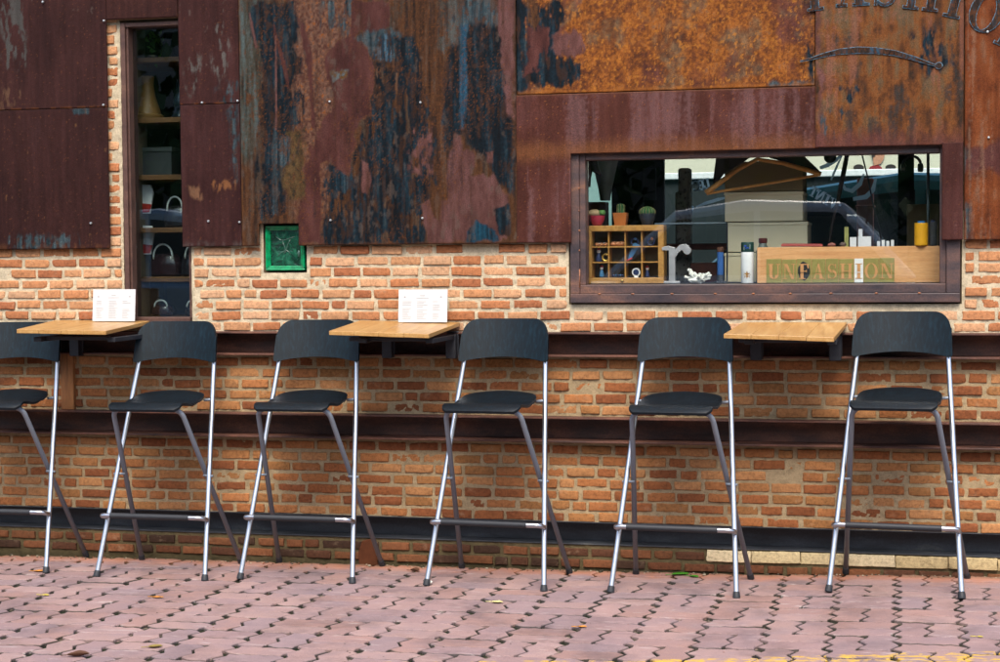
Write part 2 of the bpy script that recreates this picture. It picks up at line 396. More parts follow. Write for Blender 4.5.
# --- bricks
def bricks():
    random.seed(21); V = []; F = []; C = []
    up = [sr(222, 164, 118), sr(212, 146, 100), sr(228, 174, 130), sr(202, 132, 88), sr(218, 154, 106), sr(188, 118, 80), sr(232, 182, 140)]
    lo = [sr(194, 134, 84), sr(182, 118, 72), sr(202, 144, 94), sr(168, 104, 64), sr(190, 126, 78), sr(152, 92, 58), sr(178, 124, 76)]  # darker than the upper bricks: the dimmer light below is put into the colour
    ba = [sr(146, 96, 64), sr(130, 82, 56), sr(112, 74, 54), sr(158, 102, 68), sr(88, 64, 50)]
    def brick(x0, x1, zc, h, pal, k, yb=0.0):
        l = x1 - x0; b = len(V)
        ni = max(3, int(l / .011)); U_ = [0, .0022 / l, .006 / l] + [.006 / l + (1 - .012 / l) * q / ni for q in range(1, ni)] + [1 - .006 / l, 1 - .0022 / l, 1]; nx = len(U_) - 1
        W_ = [0, .0022 / h, .30, .5, .70, 1 - .0022 / h, 1]; nz = 6; chip = [random.random() < .14 for _ in range(4)]
        pr = random.gauss(0, .0022) + yb; rot = random.gauss(0, .012); sd = random.random() * 99; cx = (x0 + x1) / 2
        col = random.choice(pal); jit = random.uniform(.88, 1.08); col = [v * jit * k for v in col]
        ring = []
        for j in range(nz + 1):
            for i in range(nx + 1):
                u = U_[i]; w = W_[j]; x = x0 + l * u; z = zc - h / 2 + h * w
                ex = min(u, 1 - u) * l; ez = min(w, 1 - w) * h; e = min(ex, ez)
                nv = noise.noise(Vector((x * 40 + sd, z * 40, sd))); n2 = noise.noise(Vector((x * 130 + sd, z * 130, sd)))
                if e < 1e-6:
                    if ez < 1e-6: z += nv * .0022 + n2 * .0014
                    if ex < 1e-6: x += nv * .003 + n2 * .002
                    if ez < 1e-6 and ex < 1e-6: z += (.0012 if w < .5 else -.0012); x += (.0018 if u < .5 else -.0018)
                cc_ = chip[(0 if u < .5 else 1) + (0 if w < .5 else 2)] * max(0, 1 - (ex * .7 + ez) / .014)
                y = pr - .0048 + nv * .0012 + n2 * .0012 + (.0042 if e < 1e-6 else (.0009 if e < .0025 else 0)) + .007 * cc_
                z += rot * (x - cx); V.append((x, y, z)); C.append(col)
        for j in range(nz):
            for i in range(nx):
                p = b + j * (nx + 1) + i; F.append((p, p + 1, p + nx + 2, p + nx + 1))
        loop = [b + i for i in range(nx + 1)] + [b + j * (nx + 1) + nx for j in range(1, nz + 1)] + [b + nz * (nx + 1) + i for i in range(nx - 1, -1, -1)] + [b + j * (nx + 1) for j in range(nz - 1, 0, -1)]
        s = len(V)
        for q in loop: V.append((V[q][0], .03 + yb, V[q][2])); C.append(col)
        n = len(loop)
        for i in range(n): F.append((loop[i], s + i, s + (i + 1) % n, loop[(i + 1) % n]))
    def course(xa, xb, zc, h, pal, k, yb=0.0):
        x = xa - random.random() * .12
        while x < xb:
            l = random.gauss(.119, .006) if random.random() > .13 else random.uniform(.05, .085)
            a = max(x, xa); e = min(x + l, xb)
            if e - a > .022: brick(a, e, zc + random.gauss(0, .0012), h * random.uniform(.93, 1.06), pal, k, yb)
            x += l + random.uniform(.010, .018)
    P = .0455
    z = .971 + .021
    r = 0
    while z < 2.36:
        iv = [(-5, 1.8)] if z < 1.40 else [(-3.45, -3.270)]
        if z > .99:
            for a, b, c, d in OPEN:
                if c - .013 < z < d + .013:
                    nv = []
                    for p, q in iv:
                        lo_, hi_ = a - .014, b + .016
                        if hi_ <= p or lo_ >= q: nv.append((p, q)); continue
                        if p < lo_: nv.append((p, lo_))
                        if hi_ < q: nv.append((hi_, q))
                    iv = nv
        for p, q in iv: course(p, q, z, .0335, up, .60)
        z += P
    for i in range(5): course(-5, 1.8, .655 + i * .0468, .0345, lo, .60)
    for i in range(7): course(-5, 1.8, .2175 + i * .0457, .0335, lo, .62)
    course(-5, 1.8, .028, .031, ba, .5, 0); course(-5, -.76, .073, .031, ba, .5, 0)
    cr = [sr(232, 210, 162), sr(222, 198, 148), sr(238, 218, 176)]; x = -.755
    while x < 1.8:
        l = random.uniform(.16, .21); brick(x, x + l, .0775 + random.gauss(0, .0008), .046, cr, .62, -.003); x += l + .002
    me = bpy.data.meshes.new('brickwork'); me.from_pydata(V, [], F)
    me.polygons.foreach_set('use_smooth', [True] * len(F)); me.update(); me.set_sharp_from_angle(angle=R(24)); o = bpy.data.objects.new('brickwork', me); COL.objects.link(o); o.parent = shop
    me.transform(Matrix.Translation(-ORI['shop_building'])); colour_attr(o, np.array(C)); me.materials.append(M_brick)
bricks()
# --- steel channels
def channel(z0, z1, prot, web):
    mb = MB(); tk = .007
    mb.box(-5, 1.8, -prot, .07, z1 - tk, z1); mb.box(-5, 1.8, -prot, .07, z0, z0 + tk); mb.box(-5, 1.8, web, web + .02, z0 + tk, z1 - tk)
    mb.build('steel_beam', M_beam, shop, bevel=.0015)
channel(.872, .9705, .052, .045)
channel(.5265, .6285, .060, .048)
mb = MB(); mb.box(-5, 1.8, .085, .112, .109, .197); mb.box(-5, 1.8, -.002, .085, .1045, .1095); mb.box(-5, 1.8, -.006, .085, .1945, .1985); mb.build('base_channel', M_channel, shop, bevel=.001)
mb = MB(); mb.prism([(-2.211, -0.014), (-2.215, 0.045), (-2.197, 0.093), (-2.157, 0.102), (-2.131, 0.065), (-2.136, 0.023), (-2.128, -0.011)], -.010, .01); mb.build('plaster_patch', plain('brown_plaster', sr(120, 72, 48, .5), .9, 0, .1, .4, 40), shop, bevel=.003)
# --- timber post between the two beams
mb = MB(); mb.box(-3.558, -3.497, -.022, .02, .6287, .8718); mb.build('timber_post', M_post, shop, bevel=.003)

# ------------------------------------------------------------------ rusted cladding sheets
RED = sr(78, 44, 40, K)
def streak(x, z, s, sx=60, sz=5): return fbm(x * sx, z * sz, s, 5) * .8 + fbm(x * 120, z * 100, s + 2, 2) * .2
def grad(v, stops):
    out = np.zeros(v.shape + (3,)); p = [q[0] for q in stops]
    for i in range(3): out[..., i] = np.interp(v, p, [q[1][i] for q in stops])
    return out
def over(c, mask, col):
    m = mask[..., None]; return c * (1 - m) + np.array(col) * m if not isinstance(col, np.ndarray) else c * (1 - m) + col * m
def patch(c, x, z, poly, col, soft=.004, amp=.02, fr=16, dens=1.0, seed=0, fine=.35, rim=None, sfac=0):
    """a stain with a ragged edge; dens < 1 breaks it up into flecks"""
    d = polysd(x, z, poly)
    n = (fbm(x * fr * 1.25, z * fr * .32, seed, 5) - .5) * 2 * amp * 1.7 + (fbm(x * 80, z * 45, seed + 5, 4) - .5) * (amp * fine * 3.2 + .006)
    f = d + n
    m = sst(-soft * 2.0, soft * 1.6, f)
    if dens < 1:
        q = fbm(x * 70, z * 16, seed + 9, 4) * .6 + fbm(x * 30, z * 24, seed + 11, 4) * .4
        t0 = .78 - .56 * dens
        m = m * sst(t0 - .05, t0 + .05, q)
    if rim is not None:
        e = np.exp(-(f / (soft * 1.6)) ** 2) * .6 * sst(.4, .6, fbm(x * 40, z * 40, seed + 21, 3)); c = over(c, e, rim)
    if callable(col): col = col(x, z)
    return over(c, m, col)
NAVY = lambda x, z: over(grad(streak(x, z, 91, 70, 7), [(.25, sr(10, 18, 24, K)), (.5, sr(18, 33, 42, K)), (.66, sr(32, 56, 68, K)), (.8, sr(64, 78, 82, K))]), sst(.56, .66, fbm(x * 55, z * 14, 92, 5)) * .6, sr(76, 48, 32, K))
MARO = lambda x, z: grad(fbm(x * 30, z * 10, 44, 4), [(.25, sr(80, 44, 40, K)), (.5, sr(98, 56, 50, K)), (.75, sr(112, 68, 62, K))])
PINK = lambda x, z: grad(fbm(x * 40, z * 14, 45, 4), [(.25, sr(104, 66, 60, K)), (.5, sr(124, 82, 76, K)), (.75, sr(134, 92, 88, K))])
TEAL = lambda x, z: over(grad(streak(x, z, 46, 120, 6), [(.25, sr(38, 48, 52, K)), (.5, sr(64, 84, 92, K)), (.75, sr(104, 122, 126, K))]), sst(.54, .64, fbm(x * 70, z * 26, 93, 4)) * .7, sr(96, 64, 46, K))
BRWN = lambda x, z: grad(streak(x, z, 47, 80, 5), [(.25, sr(48, 32, 24, K)), (.45, sr(84, 54, 34, K)), (.6, sr(104, 66, 38, K)), (.78, sr(120, 96, 80, K))])
ORNG = lambda x, z: grad(fbm(x * 20, z * 16, 48, 6) * .5 + fbm(x * 130, z * 110, 49, 4) * .5, [(.3, sr(92, 52, 34, K)), (.42, sr(126, 72, 36, K)), (.52, sr(158, 92, 38, K)), (.62, sr(186, 112, 46, K)), (.72, sr(150, 104, 70, K))])
def col_plain(x, z, seed, a=(62, 34, 32), b=(80, 46, 42)):
    v = fbm(x * 14, z * 7, seed, 4) * .5 + streak(x, z, seed + 3, 70, 3) * .5
    c = grad(v, [(.3, sr(*a, K)), (.6, sr(*b, K)), (.75, sr(b[0] + 8, b[1] + 8, b[2] + 10, K))])
    sp = fbm(x * 170, z * 170, seed + 8, 2); c = over(c, sst(.80, .88, sp) * .5, sr(150, 92, 52, K))
    return c
def scuff(c, x, z, seed, col=(140, 126, 116), t=.66, a=.5, sx=26, sz=12):
    n = fbm(x * sx, z * sz, seed, 5) * .6 + fbm(x * 140, z * 60, seed + 2, 3) * .4
    return over(c, sst(t, t + .06, n) * a, sr(*col, K))
def bottom_rust(c, x, z, z0, h=.03, col=(128, 80, 48), a=.55):
    m = sst(h, 0, z - z0 + (fbm(x * 40, z * 20, 61, 3) - .5) * .03) * sst(.4, .6, fbm(x * 60, z * 30, 62, 3)); return over(c, m * a, sr(*col, K))
def c_S1a(x, z):
    c = col_plain(x, z, 100)
    c = patch(c, x, z, [(-3.802,2.406),(-3.707,2.402),(-3.704,2.144),(-3.762,2.121),(-3.809,2.148)], sr(96, 92, 88, K), .01, .03, dens=.42, seed=101)
    c = patch(c, x, z, [(-3.802,2.018),(-3.697,2.032),(-3.690,1.938),(-3.795,1.936)], sr(120, 86, 66, K), .01, .03, dens=.35, seed=102)
    c = over(c, sst(.012, .002, z - 1.930) * sst(.45, .6, fbm(x * 50, z * 0 + 3, 103, 3)) * .7, sr(140, 84, 44, K))
    return scuff(c, x, z, 104, t=.70, a=.35)
def c_S1b(x, z):
    c = col_plain(x, z, 110, (60, 33, 31), (76, 43, 39))
    c = patch(c, x, z, [(-3.789,1.385),(-3.466,1.382),(-3.448,1.321),(-3.810,1.325)], TEAL, .008, .02, dens=.5, seed=111)
    c = patch(c, x, z, [(-3.472,1.927),(-3.397,1.925),(-3.398,1.904),(-3.463,1.906)], TEAL, .003, .008, seed=112)
    c = scuff(c, x, z, 113, (156, 110, 70), .71, .6, 20, 20); return bottom_rust(c, x, z, 1.326)
def c_gap(x, z): return col_plain(x, z, 120, (64, 34, 30), (84, 48, 42))
def c_S2a(x, z):
    c = col_plain(x, z, 130, (68, 36, 34), (84, 48, 44))
    c = patch(c, x, z, [(-2.813,2.239),(-2.759,2.262),(-2.754,2.028),(-2.807,2.072)], sr(118, 110, 104, K), .01, .03, dens=.35, seed=131)
    c = patch(c, x, z, [(-2.942,2.118),(-2.878,2.125),(-2.872,1.990),(-2.935,1.984)], sr(112, 104, 98, K), .01, .03, dens=.36, seed=132)
    c = patch(c, x, z, [(-2.800,1.996),(-2.709,2.027),(-2.711,1.927),(-2.792,1.929)], TEAL, .01, .02, dens=.45, seed=133)
    c = over(c, sst(.010, .001, z - 1.930) * sst(.4, .6, fbm(x * 60, z * 0 + 3, 134, 3)) * .8, sr(170, 96, 44, K)); return scuff(c, x, z, 135, t=.69, a=.4)
def c_S2b(x, z):
    c = col_plain(x, z, 140, (66, 35, 34), (82, 47, 44))
    c = patch(c, x, z, [(-2.756,1.924),(-2.711,1.923),(-2.717,1.609),(-2.741,1.735)], TEAL, .008, .02, dens=.45, seed=141)
    c = patch(c, x, z, [(-2.943,1.592),(-2.889,1.570),(-2.889,1.536),(-2.935,1.545)], sr(150, 108, 80, K), .006, .015, dens=.55, seed=142)
    c = patch(c, x, z, [(-2.852,1.603),(-2.716,1.617),(-2.717,1.567),(-2.825,1.569)], sr(158, 104, 66, K), .005, .015, dens=.42, seed=143)
    return bottom_rust(scuff(c, x, z, 144, t=.70, a=.35), x, z, 1.33, col=(110, 100, 96))
def c_S3(x, z):
    c = BRWN(x, z)
    c = over(c, sst(.52, .66, streak(x, z, 200, 34, 3)) * .55, sr(92, 82, 70, K))
    c = patch(c, x, z, [(-2.708,2.360),(-2.597,2.355),(-2.614,1.858),(-2.662,1.650),(-2.717,1.818)], lambda x, z: grad(streak(x, z, 203, 90, 6), [(.3, sr(58, 46, 34, K)), (.5, sr(82, 80, 68, K)), (.72, sr(98, 112, 110, K))]), .01, .03, dens=.72, seed=204)
    c = patch(c, x, z, [(-2.465,2.349),(-2.195,2.338),(-2.207,2.093),(-2.289,1.808),(-2.357,1.333),(-2.463,1.334),(-2.430,1.728),(-2.488,1.979)], lambda x, z: grad(fbm(x * 120, z * 90, 205, 4), [(.3, sr(96, 58, 46, K)), (.5, sr(126, 88, 70, K)), (.64, sr(140, 104, 84, K)), (.74, sr(160, 92, 44, K))]), .01, .035, seed=206, dens=.9)
    c = patch(c, x, z, [(-2.637,2.324),(-2.456,2.349),(-2.431,2.249),(-2.469,2.061),(-2.454,1.895),(-2.501,1.730),(-2.496,1.463),(-2.612,1.456),(-2.626,1.649),(-2.603,1.982)], NAVY, .006, .026, seed=207, dens=.93)
    c = patch(c, x, z, [(-2.477,2.144),(-2.416,2.109),(-2.426,2.043),(-2.470,2.036)], NAVY, .004, .014, seed=208, dens=.7)
    c = patch(c, x, z, [(-2.471,1.970),(-2.409,1.951),(-2.429,1.844),(-2.481,1.837)], NAVY, .004, .014, seed=209, dens=.6)
    c = patch(c, x, z, [(-2.334,2.336),(-2.204,2.338),(-2.206,2.150),(-2.276,2.128),(-2.336,2.180)], TEAL, .005, .03, seed=210, dens=.52)
    c = patch(c, x, z, [(-2.195,2.338),(-2.032,2.331),(-2.037,2.222),(-2.102,2.204),(-2.171,2.215),(-2.206,2.183)], MARO, .0025, .012, seed=211, rim=sr(150, 100, 60, K))
    c = patch(c, x, z, [(-2.206,2.175),(-2.154,2.206),(-2.033,2.217),(-1.991,2.183),(-2.009,2.086),(-2.121,2.090),(-2.163,2.157)], TEAL, .005, .014, seed=212)
    c = patch(c, x, z, [(-2.093,2.195),(-2.034,2.177),(-2.043,2.087),(-2.129,2.090)], lambda x, z: grad(streak(x, z, 214, 110, 5), [(.4, sr(30, 58, 74, K)), (.5, sr(72, 48, 30, K)), (.66, sr(88, 128, 150, K))]), .004, .012, seed=213)
    c = patch(c, x, z, [(-2.121,2.090),(-2.035,2.087),(-1.948,2.182),(-1.899,2.083),(-1.875,1.879),(-1.835,1.715),(-1.863,1.512),(-1.890,1.328),(-2.340,1.332),(-2.354,1.519),(-2.309,1.664),(-2.204,1.682),(-2.168,1.796),(-2.114,1.967)], NAVY, .006, .02, seed=215, dens=.62)
    c = patch(c, x, z, [(-2.025,2.185),(-1.966,2.174),(-1.950,2.060),(-2.010,2.046)], NAVY, .006, .02, seed=216, dens=.8)
    c = patch(c, x, z, [(-2.159,1.763),(-1.987,1.800),(-1.964,1.575),(-1.992,1.366),(-2.130,1.351),(-2.171,1.517)], NAVY, .006, .026, seed=217, dens=.72)
    c = patch(c, x, z, [(-2.326,1.668),(-2.213,1.649),(-2.214,1.567),(-2.310,1.552)], lambda x, z: grad(streak(x, z, 219, 130, 5), [(.35, sr(20, 36, 44, K)), (.55, sr(34, 62, 76, K)), (.75, sr(70, 96, 104, K))]), .004, .018, seed=218, dens=.85)
    c = patch(c, x, z, [(-2.302,1.477),(-2.180,1.496),(-2.156,1.339),(-2.313,1.340)], NAVY, .006, .022, seed=220, dens=.6)
    c = patch(c, x, z, [(-2.320,2.089),(-2.293,2.137),(-2.249,2.193),(-2.206,2.175),(-2.163,2.133),(-2.121,2.074),(-2.105,1.983),(-2.131,1.943),(-2.128,1.878),(-2.167,1.821),(-2.185,1.797),(-2.177,1.731),(-2.212,1.699),(-2.231,1.625),(-2.274,1.634),(-2.308,1.684),(-2.343,1.664),(-2.346,1.519),(-2.340,1.332),(-2.454,1.333),(-2.442,1.562),(-2.422,1.687),(-2.359,1.818),(-2.287,1.915),(-2.304,1.998)], MARO, .004, .018, seed=221, dens=.97, rim=sr(146, 98, 62, K))
    c = patch(c, x, z, [(-2.299,2.047),(-2.225,2.053),(-2.234,2.020),(-2.286,2.005)], lambda x, z: grad(fbm(x * 90, z * 90, 223, 3), [(.35, sr(120, 84, 44, K)), (.6, sr(112, 122, 122, K))]), .003, .01, seed=222, dens=.8)
    c = patch(c, x, z, [(-2.169,1.681),(-2.143,1.664),(-2.127,1.598),(-2.145,1.533),(-2.166,1.558)], PINK, .0025, .006, seed=224)
    c = patch(c, x, z, [(-2.508,1.813),(-2.411,1.819),(-2.416,1.537),(-2.486,1.522),(-2.529,1.606)], lambda x, z: grad(fbm(x * 60, z * 40, 226, 4), [(.3, sr(60, 54, 40, K)), (.5, sr(96, 74, 44, K)), (.7, sr(116, 90, 56, K))]), .006, .02, seed=225, dens=.75)
    c = patch(c, x, z, [(-2.522,1.780),(-2.482,1.779),(-2.484,1.671),(-2.528,1.664)], TEAL, .004, .014, seed=227, dens=.8)
    c = patch(c, x, z, [(-2.561,1.731),(-2.545,1.856),(-2.538,1.731),(-2.541,1.460),(-2.561,1.460)], TEAL, .003, .005, seed=228, dens=.9)
    c = patch(c, x, z, [(-1.797,2.136),(-1.703,2.245),(-1.603,2.233),(-1.555,2.111),(-1.536,1.829),(-1.527,1.527),(-1.584,1.568),(-1.642,1.670),(-1.692,1.712),(-1.742,1.770),(-1.810,1.715),(-1.815,1.958)], NAVY, .006, .018, seed=229, dens=.94)
    c = patch(c, x, z, [(-1.778,2.320),(-1.611,2.313),(-1.587,2.216),(-1.645,2.235),(-1.703,2.229),(-1.755,2.142),(-1.788,2.200)], TEAL, .008, .02, seed=230, dens=.85)
    c = patch(c, x, z, [(-1.828,2.323),(-1.761,2.320),(-1.763,2.159),(-1.822,2.120)], lambda x, z: grad(streak(x, z, 231, 80, 6), [(.3, sr(78, 70, 60, K)), (.7, sr(112, 116, 112, K))]), .008, .02, seed=232, dens=.7)
    c = patch(c, x, z, [(-1.745,2.222),(-1.716,2.221),(-1.718,1.996),(-1.729,1.794),(-1.746,1.794)], lambda x, z: grad(streak(x, z, 233, 160, 4), [(.3, sr(26, 56, 76, K)), (.7, sr(60, 110, 138, K))]), .004, .006, seed=234, dens=.85)
    c = patch(c, x, z, [(-1.582,2.312),(-1.520,2.309),(-1.524,1.829),(-1.557,1.862),(-1.580,2.072)], PINK, .005, .016, seed=235, dens=.8)
    c = patch(c, x, z, [(-1.811,1.601),(-1.802,1.674),(-1.780,1.722),(-1.767,1.778),(-1.746,1.770),(-1.734,1.713),(-1.692,1.712),(-1.684,1.647),(-1.705,1.607),(-1.634,1.605),(-1.617,1.621),(-1.597,1.605),(-1.560,1.523),(-1.549,1.345),(-1.882,1.328),(-1.906,1.414),(-1.914,1.504),(-1.837,1.520),(-1.803,1.519)], lambda x, z: PINK(x, z) * .92, .003, .014, seed=236, rim=sr(148, 100, 66, K))
    c = patch(c, x, z, [(-1.686,1.428),(-1.636,1.411),(-1.595,1.346),(-1.729,1.335),(-1.720,1.379)], lambda x, z: grad(streak(x, z, 237, 130, 5), [(.35, sr(18, 40, 52, K)), (.7, sr(32, 88, 112, K))]), .003, .008, seed=238)
    c = patch(c, x, z, [(-1.598,1.467),(-1.552,1.487),(-1.545,1.377),(-1.586,1.370)], NAVY, .003, .01, seed=239, dens=.85)
    c = patch(c, x, z, [(-1.874,1.610),(-1.837,1.528),(-1.838,1.422),(-1.863,1.438),(-1.880,1.512)], BRWN, .004, .008, seed=240)
    c = patch(c, x, z, [(-1.970,1.800),(-1.867,1.838),(-1.861,1.614),(-1.964,1.612)], PINK, .006, .03, seed=241, dens=.45)
    c = patch(c, x, z, [(-1.642,1.703),(-1.608,1.710),(-1.609,1.653),(-1.638,1.662)], PINK, .003, .01, seed=242, dens=.7)
    c = patch(c, x, z, [(-2.651,2.303),(-2.639,2.257),(-2.618,2.157),(-2.627,2.157),(-2.648,2.249)], PINK, .0015, .002, seed=243)
    c = patch(c, x, z, [(-2.545,2.270),(-2.529,2.203),(-2.495,2.095),(-2.479,1.987),(-2.488,1.987),(-2.517,2.095),(-2.546,2.204)], MARO, .0015, .003, seed=244)
    c = patch(c, x, z, [(-2.539,2.204),(-2.533,2.204),(-2.538,1.814),(-2.544,1.814)], PINK, .001, .001, seed=245, dens=.85)
    c = patch(c, x, z, [(-2.439,2.283),(-2.414,2.240),(-2.381,2.116),(-2.367,1.818),(-2.381,1.818),(-2.403,2.100)], MARO, .003, .006, seed=246, dens=.85)
    reg = sst(.38, .62, fbm(x * 9, z * 6, 248, 3))
    c = over(c, sst(.56, .68, streak(x, z, 260, 64, 2.6)) * .42 * (1 - .5 * reg), sr(80, 50, 32, K))
    c = over(c, sst(.58, .70, streak(x, z, 261, 90, 3.5)) * .45 * reg, sr(26, 36, 42, K))
    c = over(c, sst(.57, .66, fbm(x * 70, z * 40, 262, 5)) * .34 * reg, sr(104, 66, 44, K))
    c = over(c, sst(.60, .70, fbm(x * 46, z * 22, 263, 5)) * .40 * (1 - reg), sr(116, 100, 90, K))
    c = over(c, sst(.66, .74, fbm(x * 240, z * 190, 247, 3)) * reg * .6, sr(136, 80, 40, K))
    c = over(c, sst(.012, 0, z - 1.331 + (fbm(x * 60, z * 40, 249, 3) - .5) * .02) * .6, sr(110, 72, 50, K))
    c = over(c, sst(.010, .0, x + 2.70) * sst(.35, .6, fbm(x * 20, z * 14, 250, 3)) * .8, sr(140, 92, 54, K))
    return c
def c_S4(x, z):
    c = ORNG(x, z)
    c = over(c, sst(.50, .66, fbm(x * 7, z * 5, 300, 4)) * .8, MARO(x, z) * 1.15)
    c = over(c, sst(.54, .7, fbm(x * 9, z * 7, 301, 4)) * .6, lambda_grey(x, z))
    c = over(c, sst(.58, .66, fbm(x * 60, z * 40, 302, 4)) * .5, sr(112, 62, 40, K))
    c = over(c, sst(.66, .74, fbm(x * 100, z * 80, 303, 3)) * .7, sr(206, 132, 52, K))
    c = patch(c, x, z, [(-1.516,2.309),(-1.331,2.302),(-1.283,2.244),(-1.332,2.143),(-1.252,2.013),(-1.334,1.968),(-1.519,1.941)], NAVY, .006, .035, seed=304, dens=.8)
    c = patch(c, x, z, [(-1.454,2.307),(-1.380,2.304),(-1.393,2.201),(-1.447,2.147)], lambda x, z: BRWN(x, z), .005, .03, seed=305, dens=.6)
    c = patch(c, x, z, [(-1.349,2.167),(-1.267,2.172),(-1.235,2.107),(-1.292,2.070),(-1.349,2.096)], PINK, .005, .02, seed=306, dens=.8)
    c = patch(c, x, z, [(-1.459,2.195),(-1.389,2.185),(-1.415,2.026),(-1.473,2.012)], MARO, .005, .03, seed=307, dens=.6)
    c = patch(c, x, z, [(-0.500,1.942),(-0.327,1.959),(-0.327,1.928),(-0.492,1.926)], TEAL, .004, .01, seed=308, dens=.6)
    c = patch(c, x, z, [(-0.362,2.260),(-0.331,2.259),(-0.331,1.952),(-0.354,1.991)], NAVY, .008, .02, seed=309, dens=.55)
    return over(c, sst(.02, .0, z - 1.93 + (fbm(x * 40, z * 30, 310, 3) - .5) * .03) * .5, sr(190, 116, 50, K))
def lambda_grey(x, z): return grad(fbm(x * 50, z * 40, 311, 4), [(.3, sr(96, 70, 52, K)), (.7, sr(134, 118, 92, K))])
def c_S5(x, z):
    v = fbm(x * 12, z * 6, 320, 4); c = grad(v, [(.3, sr(86, 46, 38, K)), (.55, sr(104, 58, 48, K)), (.75, sr(112, 68, 62, K))])
    st = streak(x, z, 321, 26, 2.2); c = over(c, sst(.50, .70, st) * .6, sr(138, 100, 98, K)); c = over(c, sst(.56, .40, st) * .25, sr(88, 48, 34, K))
    c = over(c, sst(.07, .0, np.abs(z - 1.695) + (fbm(x * 14, z * 20, 322, 4) - .5) * .06) * sst(-.2, -.5, x) * .65, sr(146, 92, 54, K))
    sp = fbm(x * 160, z * 160, 323, 2); c = over(c, sst(.80, .86, sp) * .6, sr(176, 108, 56, K))
    return over(c, sst(.007, .001, 1.926 - z) * .6, sr(130, 84, 58, K))
def c_S6(x, z):
    c = grad(fbm(x * 22, z * 15, 330, 6) * .55 + streak(x, z, 331, 50, 5) * .45, [(.3, sr(62, 46, 34, K)), (.42, sr(110, 66, 36, K)), (.5, sr(138, 84, 42, K)), (.58, sr(122, 88, 56, K)), (.66, sr(112, 92, 68, K)), (.78, sr(160, 104, 74, K))])
    d = sst(.54, .66, streak(x, z, 333, 36, 4)) * sst(.42, .6, fbm(x * 9, z * 9, 334, 3)); c = over(c, d * .75, sr(58, 58, 56, K))
    c = over(c, sst(.56, .7, streak(x, z, 335, 22, 3)) * .6, sr(152, 98, 78, K))
    c = patch(c, x, z, [(0.011,2.131),(0.123,2.112),(0.208,1.988),(0.105,1.976),(0.023,2.070)], NAVY, .01, .03, seed=336, dens=.5)
    c = patch(c, x, z, [(-0.270,1.950),(-0.157,1.908),(-0.172,1.774),(-0.247,1.795)], NAVY, .01, .04, seed=337, dens=.38)
    c = patch(c, x, z, [(-0.327,2.259),(-0.301,2.258),(-0.285,1.688),(-0.324,1.689)], PINK, .008, .02, seed=338, dens=.6)
    c = patch(c, x, z, [(-0.327,1.797),(-0.270,1.834),(-0.263,1.719),(-0.316,1.720)], TEAL, .008, .02, seed=339, dens=.35)
    b = sst(.10, .01, z - 1.69 + (fbm(x * 20, z * 14, 340, 4) - .5) * .09); return over(c, b * .8, MARO(x, z) * 1.15)
def c_S7(x, z): return scuff(col_plain(x, z, 350, (88, 48, 42), (104, 62, 56)), x, z, 351, (150, 120, 112), .66, .4, 60, 40)
def c_S8(x, z):
    c = grad(fbm(x * 24, z * 12, 360, 6) * .55 + streak(x, z, 361, 60, 4) * .45, [(.3, sr(88, 46, 26, K)), (.46, sr(132, 68, 34, K)), (.58, sr(146, 80, 42, K)), (.72, sr(150, 104, 76, K))])
    c = patch(c, x, z, [(0.238,1.677),(0.362,1.681),(0.363,1.598),(0.238,1.593)], MARO, .01, .03, seed=362)
    c = patch(c, x, z, [(0.231,1.669),(0.253,1.669),(0.262,1.327),(0.232,1.327)], TEAL, .008, .012, seed=363, dens=.6)
    c = over(c, sst(.58, .7, streak(x, z, 364, 60, 3)) * .5, sr(156, 120, 96, K)); return bottom_rust(c, x, z, 1.327, .05, (96, 54, 40), .9)
def axis(a, b, lo, hi, st, cs=.06):
    p = [a]
    while p[-1] < b - 1e-6:
        s = st if lo - 1e-6 <= p[-1] < hi else cs
        nx = p[-1] + s
        if p[-1] < lo < nx: nx = lo
        p.append(min(nx, b))
    if len(p) > 2 and p[-1] - p[-2] < st * .3: p.pop(-2)
    return np.array(p)
SCREW = plain('galvanised_screw', (.55, .56, .55), .4, .8)
